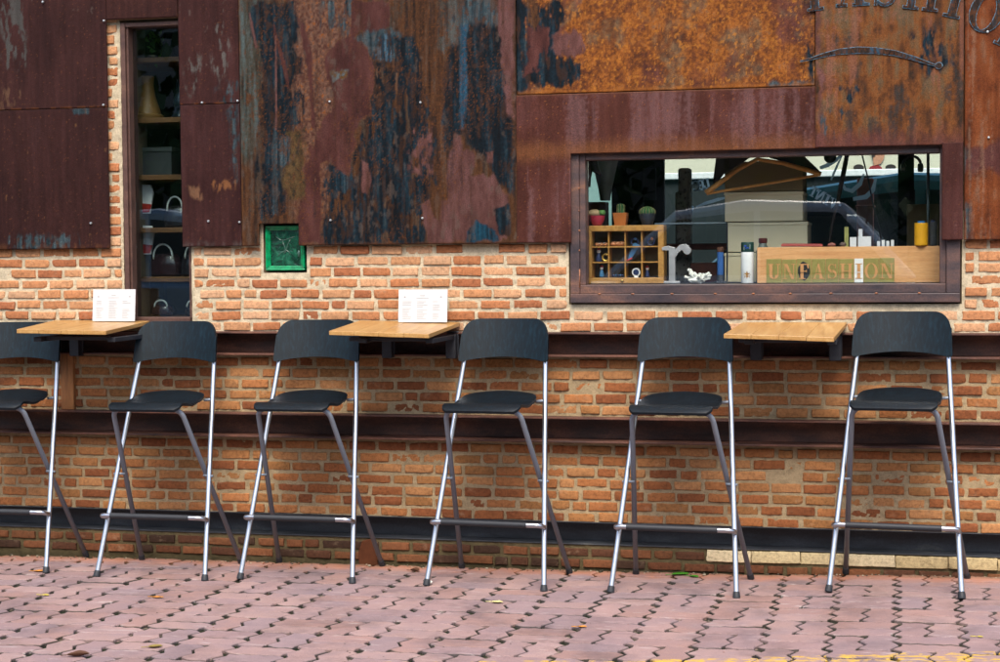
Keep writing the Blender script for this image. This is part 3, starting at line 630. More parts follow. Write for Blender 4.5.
def sheet(label, x0, x1, z0, z1, y, cf, cut=None, screws=(), seed=0, gain=.60):
    xs = axis(x0, x1, -3.95, .45, .004); zs = axis(z0, z1, 1.3, 2.42, .004)
    X, Z = np.meshgrid(xs, zs); nx = len(xs); nz = len(zs)
    c = np.clip(cf(X, Z) * gain, .002, 1)
    Y = y + (fbm(X * 2.2, Z * 2.2, 700 + seed, 2) - .5) * .005 + (fbm(X * 18, Z * 12, 720 + seed, 3) - .5) * .0012
    edge = np.minimum(np.minimum(X - x0, x1 - X), np.minimum(Z - z0, 3 - Z)); Y = Y + .0015 * np.clip(1 - edge / .004, 0, 1)
    Xw = X.copy(); Zw = Z.copy()
    Zw[0] += (fbm(xs * 25, xs * 0 + seed, 740, 3) - .5) * .004
    idx = np.arange(nx * nz).reshape(nz, nx)
    a = idx[:-1, :-1]; b = idx[:-1, 1:]; cc = idx[1:, 1:]; d = idx[1:, :-1]
    keep = np.ones(a.shape, bool)
    if cut:
        mx = (X[:-1, :-1] + X[1:, 1:]) / 2; mz = (Z[:-1, :-1] + Z[1:, 1:]) / 2
        keep = ~((mx > cut[0]) & (mx < cut[1]) & (mz > cut[2]) & (mz < cut[3]))
    quads = np.stack([a[keep], b[keep], cc[keep], d[keep]], 1)
    used = np.unique(quads); remap = np.full(nx * nz, -1); remap[used] = np.arange(len(used)); quads = remap[quads]
    P = np.stack([Xw.ravel(), Y.ravel(), Zw.ravel()], 1)[used] - np.array(ORI['shop_building'])
    me = bpy.data.meshes.new('cladding_sheet'); me.from_pydata(P.tolist(), [], quads.tolist())
    me.polygons.foreach_set('use_smooth', [True] * len(quads))
    o = bpy.data.objects.new('cladding_sheet', me); COL.objects.link(o); o.parent = shop; ORI[o.name] = ORI['shop_building']; o['label'] = label
    colour_attr(o, c.reshape(-1, 3)[used]); me.materials.append(M_sheet)
    so = o.modifiers.new('thickness', 'SOLIDIFY'); so.thickness = .010; so.offset = -1
    for sx, sz in screws:
        m = MB(); m.lathe((sx, y - .0045, sz), [(.0015, -.0035), (.0042, -.003), (.0046, 0), (.0046, .006)], 10, M=Matrix.Rotation(R(-90), 3, 'X')); m.build('screw', SCREW, o, smooth=True)
    return o
T = 2.9
sheet('upper dark maroon rusted sheet left of the narrow window', -4.9, -3.305, 1.930, T, -.032, c_S1a, screws=[(-3.596, 2.389), (-3.312, 2.297), (-3.322, 1.940)], seed=1)
sheet('lower dark maroon rusted sheet with bluish scuffs along its bottom edge', -4.9, -3.307, 1.326, 1.9285, -.030, c_S1b, screws=[(-3.393, 1.436)], seed=2)
sheet('short maroon rusted sheet over the narrow window', -3.304, -2.976, 2.300, T, -.034, c_gap, seed=3)
sheet('upper maroon rusted sheet right of the narrow window', -2.975, -2.7035, 1.930, T, -.030, c_S2a, screws=[(-2.871, 1.937), (-2.711, 1.940)], seed=4)
sheet('lower maroon rusted sheet right of the narrow window', -2.973, -2.7035, 1.330, 1.9285, -.031, c_S2b, screws=[(-2.851, 1.438), (-2.711, 1.432)], seed=5)
S3 = sheet('tall mottled sheet streaked navy, maroon and rust brown, notched over the green glass block', -2.7005, -1.513, 1.331, T, -.035, c_S3, cut=(-2.624, -2.447, 0, 1.424), screws=[(-2.303, 1.925), (-1.913, 1.910), (-2.306, 1.435), (-1.910, 1.438)], seed=6, gain=0.62)
sheet('bright orange rusted sheet above the display window', -1.5115, -.3275, 1.9295, T, -.030, c_S4, seed=7, gain=.74)
sheet('plain maroon rusted sheet wrapping the display window on the left', -1.520, -.312, 1.332, 1.927, -.033, c_S5, cut=(-1.292, 5, 0, 1.6885), seed=8, gain=0.7)
S6 = sheet('orange brown rusted sheet with the cut lettering and a curved flourish', -.326, .2285, 1.690, T, -.036, c_S6, seed=9, gain=0.78)
sheet('narrow maroon rusted strip down the right jamb of the display window', .150, .2275, 1.327, 1.6975, -.042, c_S7, seed=10)
S8 = sheet('orange brown rusted sheet at the far right', .232, 1.75, 1.327, T, -.031, c_S8, screws=[(.315, 2.112), (.321, 1.714)], seed=11, gain=0.72)

# ------------------------------------------------------------------ letter outlines (each glyph: list of convex-ish polygons in a unit-high box)
def ringpoly(cx, cy, rx, ry, ix, iy, a0, a1, n=18):
    out = []
    for k in range(n):
        t0 = R(a0 + (a1 - a0) * k / n); t1 = R(a0 + (a1 - a0) * (k + 1) / n)
        out.append([(cx + ix * math.cos(t0), cy + iy * math.sin(t0)), (cx + rx * math.cos(t0), cy + ry * math.sin(t0)), (cx + rx * math.cos(t1), cy + ry * math.sin(t1)), (cx + ix * math.cos(t1), cy + iy * math.sin(t1))])
    return out
def rc(x0, x1, y0, y1): return [(x0, y0), (x1, y0), (x1, y1), (x0, y1)]
def ribbon(pts, ws):
    out = []; P = [Vector(p) for p in pts]; L = []
    for i in range(len(P)):
        t = (P[min(i + 1, len(P) - 1)] - P[max(0, i - 1)]).normalized(); nn = Vector((-t.y, t.x)) * ws[i] / 2; L.append((P[i] + nn, P[i] - nn))
    for i in range(len(P) - 1): out.append([tuple(L[i][1]), tuple(L[i + 1][1]), tuple(L[i + 1][0]), tuple(L[i][0])])
    return out
def s_curve():
    pts = []; ws = []
    for k in range(29):
        t = k / 28
        if t < .5: a = R(40 + 250 * (t / .5)); pts.append((.32 + .21 * math.cos(a), .735 + .225 * math.sin(a)))
        else: a = R(110 - 250 * ((t - .5) / .5)); pts.append((.32 + .235 * math.cos(a), .27 + .24 * math.sin(a)))
        ws.append(.05 + .15 * math.exp(-((t - .5) / .2) ** 2))
    return pts, ws
GL = {
 'U': (.8, [rc(.1, .3, .28, 1), rc(.0, .40, .95, 1), rc(.62, .68, .28, 1), rc(.52, .78, .95, 1)] + ringpoly(.39, .28, .29, .28, .09, .22, 180, 360)),
 'N': (.85, [rc(.1, .16, 0, 1), rc(.0, .27, 0, .05), rc(.0, .2, .95, 1), rc(.70, .76, 0, 1), rc(.58, .86, .95, 1), [(.1, 1), (.30, 1), (.76, 0), (.58, 0)]]),
 'F': (.65, [rc(.1, .3, 0, 1), rc(0, .42, 0, .05), rc(0, .62, .94, 1), [(.56, .7), (.62, .7), (.62, .94), (.5, .94)], rc(.3, .46, .48, .54), [(.46, .4), (.5, .4), (.5, .62), (.46, .62)]]),
 'A': (.85, [[(.10, 0), (.16, 0), (.43, 1), (.39, 1)], [(.52, 0), (.75, 0), (.47, 1), (.36, 1)], rc(0, .27, 0, .05), rc(.44, .86, 0, .05), rc(.22, .56, .3, .36)]),
 'S': (.64, ribbon(*s_curve()) + [rc(.50, .55, .70, .98), rc(.07, .12, .02, .32)]),
 'H': (.9, [rc(.1, .29, 0, 1), rc(0, .39, 0, .05), rc(0, .39, .95, 1), rc(.61, .80, 0, 1), rc(.51, .90, 0, .05), rc(.51, .90, .95, 1), rc(.29, .61, .47, .53)]),
 'I': (.42, [rc(.11, .31, 0, 1), rc(0, .42, 0, .05), rc(0, .42, .95, 1)]),
 'O': (.84, ringpoly(.42, .5, .42, .52, .24, .48, 0, 360, 40)),
 'L': (.6, [rc(.1, .24, 0, 1), rc(0, .34, .95, 1), rc(0, .6, 0, .06), rc(.54, .6, 0, .3)]),
 'E': (.62, [rc(.1, .24, 0, 1), rc(0, .6, 0, .06), rc(0, .6, .94, 1), rc(.24, .48, .47, .53), rc(.55, .6, 0, .28), rc(.55, .6, .74, 1)]),
 'C': (.7, ringpoly(.38, .5, .38, .52, .26, .46, 45, 315, 24)),
 'T': (.66, [rc(.26, .40, 0, 1), rc(.14, .52, 0, .05), rc(0, .66, .94, 1), rc(0, .05, .72, 1), rc(.61, .66, .72, 1)]),
 'V': (.76, [[(.08, 1), (.24, 1), (.44, 0), (.36, 0)], [(.62, 1), (.68, 1), (.44, 0), (.38, 0)], rc(0, .32, .95, 1), rc(.52, .78, .95, 1)]),
 'Y': (.76, [[(.08, 1), (.24, 1), (.44, .45), (.32, .45)], [(.62, 1), (.68, 1), (.44, .45), (.38, .45)], rc(.31, .45, 0, .47), rc(0, .32, .95, 1), rc(.52, .78, .95, 1), rc(.2, .56, 0, .05)]),
 '-': (.4, [rc(.05, .35, .40, .50)]),
}
def grow(poly, w):
    n = len(poly); ar = sum(poly[i][0] * poly[(i + 1) % n][1] - poly[(i + 1) % n][0] * poly[i][1] for i in range(n))
    P = [Vector(p) for p in (poly if ar > 0 else poly[::-1])]; out = []
    for i in range(n):
        a = (P[i] - P[i - 1]).normalized(); b = (P[(i + 1) % n] - P[i]).normalized()
        na = Vector((a.y, -a.x)); nb = Vector((b.y, -b.x)); m = na + nb; d = m.dot(na)
        out.append(P[i] + m * (w / max(d, .35)))
    return [tuple(p) for p in out]
def glyph(mb, ch, org, h, ang=0, y=0, th=.001, m=0, w=0, sx=1, ctr=True):
    adv, polys = GL[ch]; ca, sa = math.cos(ang), math.sin(ang)
    for ip, p in enumerate(polys):
        q = grow(p, w / h) if w else p
        pts = [((a - (adv / 2 if ctr else 0)) * h * sx, b * h) for a, b in q]
        pts = [(org[0] + a * ca - b * sa, org[1] + a * sa + b * ca) for a, b in pts]
        if w == 0 and len(pts) < 3: continue
        mb.prism(pts, y - th - ip * .00002, y, m)
t = NT('bare_steel_letter_face'); n = t.noise(40, 5, .6, t.co((1, 1, .12))); n2 = t.noise(120, 5, .7, t.co((1, 1, .4))); t.set(t.mix(t.ramp(n2, [(.47, 0.0), (.62, .85)]), t.ramp(n, [(.35, sr(22, 22, 24, K)), (.52, sr(52, 42, 36, K)), (.68, sr(44, 78, 98, K))]), sr(110, 66, 38, .5)), .8, 0, .1); M_lface = t.mat
t = NT('pale_blue_letter_edge'); n = t.noise(90, 4, .6); n2 = t.noise(110, 5, .7); t.set(t.mix(t.ramp(n2, [(.49, 0.0), (.60, .9)]), t.ramp(n, [(.35, sr(74, 98, 110, K)), (.65, sr(112, 152, 174, K))]), sr(112, 68, 40, .5)), .8, 0, .1); M_ledge = t.mat
for ch, px, pz, dg, host in (('F', -0.308, 2.207, 5, S6), ('A', -0.185, 2.217, 1, S6), ('S', -0.067, 2.211, -5, S6), ('H', 0.067, 2.192, -9, S6), ('I', 0.181, 2.159, -15, S6), ('O', 0.287, 2.104, -19, S8), ('N', 0.393, 2.033, -24, S8)):
    mb = MB(); yb = -.0385 if host is S6 else -.0345
    glyph(mb, ch, (px, pz + .014), .142, R(dg), yb, .0006, 0, .0026); glyph(mb, ch, (px, pz + .014), .142, R(dg), yb - .0018, .0004, 1, 0)
    mb.build('letter', [M_ledge, M_lface], host)
mb = MB(); arc = [(-0.384, 2.024), (-0.338, 2.034), (-0.289, 2.047), (-0.232, 2.057), (-0.164, 2.060), (-0.097, 2.056), (-0.026, 2.044), (0.049, 2.020), (0.104, 1.999), (0.126, 1.991)]
wd = [.001, .006, .012, .018, .022, .020, .017, .012, .006, .004]
for m, gw, y0 in ((0, .005, -.0385), (1, 0, -.0397)):
    for iq, q in enumerate(ribbon(arc, [w + gw for w in wd])): mb.prism(q, y0 - .0012 - iq * .00002, y0, m)
    c = (0.137, 1.991); rr = .0135 if m == 0 else .0105
    mb.prism([(c[0] + rr * 1.1 * math.cos(k * .35), c[1] + rr * math.sin(k * .35)) for k in range(18)], y0 - .0024 - .0002 * m, y0, m)
mb.build('flourish', [M_ledge, M_lface], S6)

# ------------------------------------------------------------------ display window (part of the building)
mb = MB()
mb.box(-1.300, -1.262, -.014, .07, 1.1245, 1.692); mb.box(-1.262, -1.238, -.006, .07, 1.161, 1.692)
mb.box(-1.300, .219, -.020, .07, 1.089, 1.1245); mb.box(-1.262, .168, -.008, .09, 1.1245, 1.161)
mb.box(-1.238, .144, -.004, .07, 1.662, 1.700); mb.box(.144, .168, -.006, .07, 1.161, 1.692); mb.box(.168, .219, -.018, .07, 1.1245, 1.692)
wf = mb.build('display_window_frame', M_frame, shop, bevel=.0025)
t = NT('weld_rust'); n = t.noise(80, 3); t.set(t.ramp(n, [(.3, sr(84, 50, 38)), (.7, sr(160, 104, 66))]), .7); MB().tube([(-1.2625, -.0125, 1.15), (-1.262, -.0125, 1.225)], .0025, 6).build('weld_bead', t.mat, wf, smooth='all')
for z in (1.30, 1.38, 1.46, 1.55): MB().sphere((-1.2625, -.013, z), .004, 8, 6, jit=.5).build('weld_bead', t.mat, wf, smooth='all')
for i in range(9): MB().sphere((-1.19 + i * .155 + random.uniform(-.02, .02), -.019, 1.1245), .0045, 8, 6, jit=.5, sc=(1.6, 1, .7)).build('weld_bead', t.mat, wf, smooth='all')
MB().box(-1.236, .142, .052, .057, 1.163, 1.660).build('display_window_pane', M_glass, shop)
# ------------------------------------------------------------------ narrow window
mb = MB(); mb.box(-3.250, -3.229, -.012, .09, 1.012, 2.288); mb.box(-3.229, -3.219, .0, .08, 1.03, 2.27); mb.box(-3.229, -2.952, -.008, .09, 2.27, 2.288); mb.box(-3.229, -2.952, -.012, .09, 1.009, 1.03); mb.box(-2.962, -2.952, .01, .09, 1.03, 2.27)
mb.build('narrow_window_frame', M_jamb, shop, bevel=.002)
MB().box(-3.2185, -2.9625, .042, .047, 1.031, 2.269).build('narrow_window_pane', glass('dimming_pane', (.80, .86, .86), 1.5, 1.9), shop)  # tint added to dim the shelves behind the pane
mb = MB(); mb.box(-3.29, -2.945, -.016, .02, 2.3005, 2.318); mb.build('lintel_strip', plain('pale_lintel', sr(170, 140, 110, .6), .9), shop, bevel=.003)
# ------------------------------------------------------------------ green glass block
t = NT('green_cast_glass'); n = t.noise(30, 3); t.set(t.ramp(n, [(.3, (.0, .10, .035)), (.7, (.0, .30, .10))]), .12, 0, .8); M_green = t.mat
t = NT('dark_bottle_glass'); n = t.noise(22, 5, .6, None, 1.2); t.set(t.ramp(n, [(.38, (.004, .022, .012)), (.58, (.008, .07, .038)), (.74, (.03, .16, .09))]), .08, 0, .8); t.bump(n, .6, .006); M_dkglass = t.mat
mb = MB(); a, b, c, d = -2.610, -2.436, 1.227, 1.416
for k, (w0, y0, y1) in enumerate(((.0, -.004, .05), (.006, -.001, .05), (.012, .004, .05))):
    e = .008
    mb.box(a + w0, b - w0, y0, y1, c + w0, c + w0 + e); mb.box(a + w0, b - w0, y0, y1, d - w0 - e, d - w0)
    mb.box(a + w0, a + w0 + e, y0, y1, c + w0 + e, d - w0 - e); mb.box(b - w0 - e, b - w0, y0, y1, c + w0 + e, d - w0 - e)
gb = mb.build('glass_block', M_green, shop, bevel=.003)
MB().box(a + .019, b - .019, .012, .05, c + .019, d - .019).build('glass_face', M_dkglass, gb)
mb = MB(); cx_, cz_ = -2.523, 1.335
for q in ([(-.045, .036), (-.028, .022), (-.012, .018), (.012, .026), (.040, .034)], [(-.016, .016), (-.004, -.012), (-.001, -.035)], [(.020, .022), (.008, .002), (.002, -.02), (-.012, -.04)], [(-.038, -.05), (-.02, -.03), (.006, -.022), (.02, -.04)]):
    mb.tube(fillet([(cx_ + x, .0125, cz_ + z) for x, z in q], .01), [.0022] * 99, 6)
mb.sphere((-2.466, .012, 1.297), .009, 10, 8, sc=(.7, .5, 1.6))
mb.build('moulded_sprig', plain('pale_green_relief', (.04, .085, .065), .15, 0, .8), gb, smooth='all')
# ------------------------------------------------------------------ room
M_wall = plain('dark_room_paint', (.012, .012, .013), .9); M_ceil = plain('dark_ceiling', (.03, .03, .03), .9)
MB().box(-5, 1.8, -.005, 3.4, 3.0, 3.15).build('roof', plain('grey_roofing', (.16, .16, .16), .9), shop)
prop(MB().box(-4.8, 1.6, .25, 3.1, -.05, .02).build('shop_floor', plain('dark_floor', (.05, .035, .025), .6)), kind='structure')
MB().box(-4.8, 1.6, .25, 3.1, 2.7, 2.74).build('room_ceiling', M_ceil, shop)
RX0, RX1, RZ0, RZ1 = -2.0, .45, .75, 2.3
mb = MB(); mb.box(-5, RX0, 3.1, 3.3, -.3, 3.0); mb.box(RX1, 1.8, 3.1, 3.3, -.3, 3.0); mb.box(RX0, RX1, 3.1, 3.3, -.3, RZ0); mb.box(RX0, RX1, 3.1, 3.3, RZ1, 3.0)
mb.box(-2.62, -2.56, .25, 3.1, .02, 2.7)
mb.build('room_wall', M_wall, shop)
mb = MB()
for x in (RX0, -1.656, -0.009, RX1 - .05): mb.box(x, x + .045, 3.12, 3.18, RZ0, RZ1)
mb.box(RX0, RX1, 3.125, 3.175, RZ0, RZ0 + .04); mb.box(RX0, RX1, 3.125, 3.175, RZ1 - .04, RZ1)
mb.build('rear_window_frame', plain('pale_teal_frame', sr(150, 190, 190, .6), .5), shop, bevel=.003)
MB().box(RX0, RX1, 3.2, 3.205, RZ0, RZ1).build('rear_window_pane', M_glass, shop)
M_white = plain('white_enamel_paint', (.62, .66, .66), .6)
def thin_paint(name, col):
    t = NT(name); t.t.nodes.remove(t.b); d = t.n('ShaderNodeBsdfDiffuse'); q = t.n('ShaderNodeBsdfTranslucent'); mx = t.n('ShaderNodeMixShader'); mx.inputs[0].default_value = .6
    for k in (d, q): k.inputs[0].default_value = (*col, 1)
    t.l(d.outputs[0], mx.inputs[1]); t.l(q.outputs[0], mx.inputs[2]); t.l(mx.outputs[0], t.out.inputs[0]); return t.mat
M_sign = thin_paint('thin_white_sign_paint', (.92, .95, .95)); M_sign2 = thin_paint('thin_grey_sign_paint', (.75, .8, .78))
def sign_letter(ch, px, pz, h, dg): mb = MB(); glyph(mb, ch, (px, pz), h, R(dg), 3.208, .002, 0, .0022, -1); mb.build('letter', M_sign, shop)
# lettering on the rear pane, seen from behind (mirrored)
for ch, px, pz, dg in (('L', -1.101, 1.657, 12), ('E', -1.133, 1.649, 10), ('C', -1.168, 1.644, 6), ('T', -1.209, 1.642, 3)): sign_letter(ch, px, pz, .056, dg)
for ch, px, pz, dg in (('T', -0.507, 1.601, -28), ('N', -0.467, 1.578, -26), ('I', -0.428, 1.554, -24), ('V', -0.391, 1.531, -22), ('-', -0.357, 1.525, -20)): sign_letter(ch, px, pz, .056, dg)
mb = MB()
for q in ribbon([(-0.982, 1.603), (-1.040, 1.590), (-1.110, 1.570), (-1.169, 1.548)], [.006, .02, .018, .008]): mb.prism(q, 3.193, 3.196)
mb.prism([((-1.198) + .018 * math.cos(k * .5), (1.542) + .018 * math.sin(k * .5)) for k in range(12)], 3.1925, 3.196)
sign_letter('Y', -1.617, 1.631, .10, -18)
mb.build('sign_swoosh', M_sign, shop)
mb = MB()
for pts, w in (([(-0.327, 1.838), (-0.366, 1.805), (-0.411, 1.777), (-0.456, 1.761)], .022), ([(-0.332, 1.827), (-0.355, 1.782), (-0.377, 1.731), (-0.394, 1.691)], .012),
    ([(-0.209, 1.722), (-0.231, 1.665), (-0.276, 1.626), (-0.315, 1.638), (-0.338, 1.690)], .024), ([(-0.142, 1.698), (-0.159, 1.630), (-0.198, 1.591), (-0.270, 1.580)], .026)):
    mb = MB()
    for iq, q in enumerate(ribbon(pts, [w * k for k in (.4, 1, 1.1, .8, .3)][:len(pts)])): mb.prism(q, 3.188 - .0001 * iq, 3.19)
    mb.build('script_stroke', M_sign2, shop)
# ------------------------------------------------------------------ behind the shop
def board_print():
    bt = thing('street_banner', 'bright banner printed with a figure in a red shirt, beyond the rear window', 'banner', ((-1.103), 7, 0))
    x0, x1 = -3.4, 1.6; zb, zt = 1.851, 2.345
    MB().box(x0, x1, 7.0, 7.04, zb - .5, zt + .6).build('banner_board', plain('cream_print', sr(226, 226, 200, .72), .6, var=.08, scale=2), bt)
    for x in (x0 + .1, -.9, x1 - .1): MB().box(x - .03, x + .03, 7.04, 7.1, -.3, zt + .6).build('post', M_dark, bt)
    sk = plain('printed_skin', sr(206, 150, 118, .7), .6); hr = plain('printed_hair', sr(40, 34, 32), .6); rd = plain('printed_red', sr(150, 36, 46, .8), .6); gn = plain('printed_field', sr(196, 204, 130, .75), .6, var=.2, scale=4)
    def el(cx, cz, rx, rz, n=22, a0=0): return [(cx + rx * math.cos(2 * math.pi * k / n), cz + rz * math.sin(2 * math.pi * k / n)) for k in range(n)]
    s = .0075
    mb = MB(); mb.box(x0 + .01, x1 - .01, 6.996, 7.0, zb - .45, zb + 9 * s); 
    X, Z = -0.197, 1.992
    mb2 = MB(); mb2.prism([(X - 7 * s * 1, Z - 18 * s), (X + 9 * s, Z - 18 * s), (X + 6 * s, Z - 8 * s), (X + 1 * s, Z - 4 * s), (X - 6 * s, Z - 7 * s), (X - 9 * s, Z - 12 * s)], 6.990, 6.996)
    mb3 = MB(); mb3.prism([(X - 2 * s, Z - 6 * s), (X + 5 * s, Z - 4 * s), (X + 8 * s, Z + 1 * s), (X + 9 * s, Z + 5 * s), (X + 7 * s, Z + 12 * s), (X + 2 * s, Z + 15 * s), (X - 3 * s, Z + 11 * s), (X - 3 * s, Z)], 6.985, 6.990)
    mb4 = MB(); mb4.prism([(X - 4 * s, Z + 2 * s), (X - 1 * s, Z + 4 * s), (X, Z + 10 * s), (X + 8 * s, Z + 12 * s), (X + 6 * s, Z + 17 * s), (X, Z + 18 * s), (X - 5 * s, Z + 13 * s)], 6.980, 6.985)
    for (px, pz, r) in ((-0.320, 1.900, 5), (-0.074, 1.895, 5)):
        MB().prism(el(px, pz, r * s, r * s * 1.2), 6.9845, 6.990).build('printed_face', sk, bt); MB().prism(el(px - .01, pz + r * s * .9, r * s * 1.1, r * s * .7), 6.9795, 6.984).build('printed_hair', hr, bt)
    mb.build('printed_field', gn, bt); mb2.build('printed_shirt', rd, bt); mb3.build('printed_face', sk, bt); mb4.build('printed_hair', hr, bt)
board_print()
hz = 1.809; ht = 1.856
tw = thing('teal_gate', 'pale teal metal gate seen at the left of the display window, behind the shop', 'gate', (-1.95, 5.0, -.3)); MB().box(-2.209, -1.954, 5.0, 5.05, -.3, 1.910).build('leaf_panel', plain('pale_teal_paint', sr(150, 190, 186, .8), .5, var=.3, scale=3), tw)
hd = thing('board_fence', 'dark board fence with a white cap rail behind the shop', 'fence', (-1, 5.6, 0))
MB().box(-3.2, 1.6, 5.6, 5.64, -.3, hz).build('panel', plain('dark_teal_boards', sr(34, 46, 48, .7), .5, var=.5, scale=2), hd)
MB().box(-3.2, 1.6, 5.56, 5.66, hz, ht).build('cap_rail', plain('white_gloss', (.7, .74, .74), .4), hd, bevel=.006)
pl = thing('masonry_pier', 'salmon pink pier standing in front of the dark fence', 'pier', ((-0.210), 3.6, -.3))
mb = MB(); x0, x1 = -0.256, -0.161; mb.box(x0, x1, 3.5, 3.7, -.3, 1.711); mb.box(x0 - .01, x1 + .01, 3.49, 3.71, 1.541, 1.553)
mb.build('shaft', plain('salmon_render', sr(214, 136, 116, .66), .8), pl, bevel=.008)
pl = thing('stone_pier', 'speckled stone pier seen left of the cardboard boxes', 'pier', ((-0.951), .9, 0))
mb = MB(); x0, x1 = -0.974, -0.920; mb.box(x0, x1, .85, .93, .02, 1.665); mb.box(x0 - .012, x1 - .008, .84, .94, .02, 1.558)
t = NT('terrazzo'); v = t.n('ShaderNodeTexVoronoi'); v.inputs['Scale'].default_value = 60; t.l(t.co(), v.inputs[0]); t.set(t.ramp(t.math('ADD', t.math('MULTIPLY', v.outputs[0], .6), t.noise(90)), [(.5, sr(90, 80, 70)), (.62, sr(190, 176, 156)), (.8, sr(224, 214, 196))]), .7); mb.build('shaft', t.mat, pl, bevel=.01)
cab = thing('wall_panel', 'black wall panel between the pots and the stone pier inside the shop', 'panel', ((-1.370), 2.2, .02))
MB().box(-1.499, -1.221, 2.2, 2.24, .02, 2.66).build('board', M_wall, cab); MB().box(-1.331, -1.262, 2.185, 2.2, 1.563, 1.732).build('picture', plain('faded_print', (.05, .05, .048), .5), cab)
cab = thing('wall_panel', 'black wall panel by the right end of the display window', 'panel', ((0.022), 2.2, .02))
MB().box(-0.018, 0.062, 2.2, 2.24, .02, 2.66).build('board', M_wall, cab)
sh = thing('low_bench', 'low reddish bench with a dark gap, inside the shop behind the metal letter', 'bench', ((-0.857), .68, .02))
bx0, bx1 = -1.032, -0.735; M_red = plain('reddish_timber', sr(168, 96, 78, .7), .6)
MB().box(bx0, bx1, .68, 1.0, 1.298, 1.326).build('top', M_red, sh, bevel=.004)
MB().box(-0.901, -0.787, .70, 1.0, .02, 1.241).build('drawer_block', M_red, sh, bevel=.004)
for x in (bx0, bx1 - .03): MB().box(x, x + .03, .72, .95, .02, 1.298).build('leg', M_dark, sh)

# ------------------------------------------------------------------ things in the display window
SILL = 1.163
mb = MB(); mb.box(-1.3, .2, .095, .62, 1.135, 1.1605); mb.build('display_shelf', plain('dark_shelf_paint', (.05, .045, .042), .5), shop, bevel=.002)
def at(px, py, y): return None
# display case
DX0, DX1, DZ1 = -1.261, -0.939, 1.401
cs = thing('display_case', 'yellow wooden display case with twelve small compartments of trinkets', 'display case', ((DX0 + DX1) / 2, .18, SILL))
mb = MB(); w = .024
mb.box(DX0, DX1, .12, .21, SILL, SILL + w); mb.box(DX0, DX1, .12, .21, DZ1 - w, DZ1); mb.box(DX0, DX0 + w, .12, .21, SILL + w, DZ1 - w); mb.box(DX1 - w, DX1, .12, .21, SILL + w, DZ1 - w)
mb.build('case_frame', M_case, cs, bevel=.003)
mb = MB(); cw = (DX1 - DX0 - 2 * w) / 4; chh = (DZ1 - SILL - 2 * w) / 3
for k in range(1, 4): mb.box(DX0 + w + k * cw - .0025, DX0 + w + k * cw + .0025, .135, .205, SILL + w, DZ1 - w)
for k in range(1, 3): mb.box(DX0 + w, DX1 - w, .1352, .2048, SILL + w + k * chh - .0025, SILL + w + k * chh + .0025)
mb.build('divider', M_case, cs); MB().box(DX0 + w, DX1 - w, .205, .21, SILL + w, DZ1 - w).build('back_board', plain('case_backing', sr(96, 84, 56, .7), .7), cs)
MB().sphere(((DX0 + DX1) / 2 - .01, .118, SILL + .012), .006, 10, 6).build('knob', plain('brass_knob', sr(190, 160, 90), .35, .8), cs, smooth='all')
def cell(i, j): return (DX0 + w + (i + .5) * cw, SILL + w + j * chh + .004)
pal = {'red': plain('trinket_red', sr(176, 50, 44), .4), 'blue': plain('trinket_blue', sr(60, 110, 150), .35), 'white': plain('trinket_white', (.7, .7, .68), .4), 'navy': plain('trinket_navy', sr(30, 44, 80), .4), 'tan': plain('trinket_tan', sr(184, 124, 84), .5), 'gold': plain('trinket_gold', sr(200, 164, 80), .35, .6)}
def tri(label, c, kind, m, s=1.0, dx=0):
    x, z = cell(*c); x += dx; mb = MB(); ms = [pal[k] for k in m]
    if kind == 'shells':
        for k in range(5): mb.sphere((x - .018 + k * .009, .165 + .008 * (k % 2), z + .007 * s), .0085 * s, 10, 7, k % len(ms), (1.2, .8, .85), .3)
    elif kind == 'figure':
        mb.lathe((x, .165, z), [(.009 * s, 0), (.010 * s, .008 * s), (.006 * s, .022 * s), (.005 * s, .026 * s)], 12, 0); mb.sphere((x, .165, z + .032 * s), .0068 * s, 10, 8, 1); mb.lathe((x, .165, z + .036 * s), [(.0075 * s, 0), (.005 * s, .005 * s), (.001, .009 * s)], 10, len(ms) - 1)
    elif kind == 'clock':
        mb.lathe((x, .155, z + .018), [(.017, -.004), (.018, 0), (.017, .004)], 20, 0, Matrix.Rotation(R(90), 3, 'X')); mb.lathe((x, .15, z + .018), [(.012, -.001), (.012, .001)], 16, 1, Matrix.Rotation(R(90), 3, 'X')); mb.box(x - .008, x + .008, .15, .17, z - .004, z + .002, 0)
    elif kind == 'folder':
        a = .022 * s; mb.prism([(x - .03, z), (x - .012, z + .012), (x + .022, z + .066), (x + .002, z + .076), (x - .006, z + .07)], .160, .164, 0); mb.prism([(x - .034, z), (x - .008, z + .010), (x - .010, z + .016), (x - .03, z + .006)], .156, .160, 1)
    elif kind == 'ring':
        mb.tube([(x + .014 * math.cos(k * .42), .165, z + .016 + .014 * math.sin(k * .42)) for k in range(16)], .004, 8, 0); mb.sphere((x + .004, .162, z + .028), .006, 8, 6, len(ms) - 1)
    o = mb.build('trinket', ms, None, smooth=True); prop(o, label, 'trinket', 'trinkets in the display case')
tri('pale shell trinkets in the top left compartment of the display case', (0, 2), 'shells', ['tan', 'white'])
tri('orange brown bead trinket in the second compartment of the top row', (1, 2), 'shells', ['tan', 'gold'], 1.3)
tri('dark blue stacked trinket in the third compartment of the top row', (2, 2), 'ring', ['navy', 'blue'])
tri('dark ring trinket in the top right compartment of the display case', (3, 2), 'ring', ['navy', 'tan'])
tri('red white and blue painted trinket in the left middle compartment', (0, 1), 'figure', ['navy', 'white', 'red'], 1.3, -.012)
tri('golden ring trinket in the left middle compartment', (0, 1), 'ring', ['gold', 'gold'], 1, .018)
tri('grey blue leaflet with a red corner in the third middle compartment', (2, 1), 'folder', ['blue', 'red'])
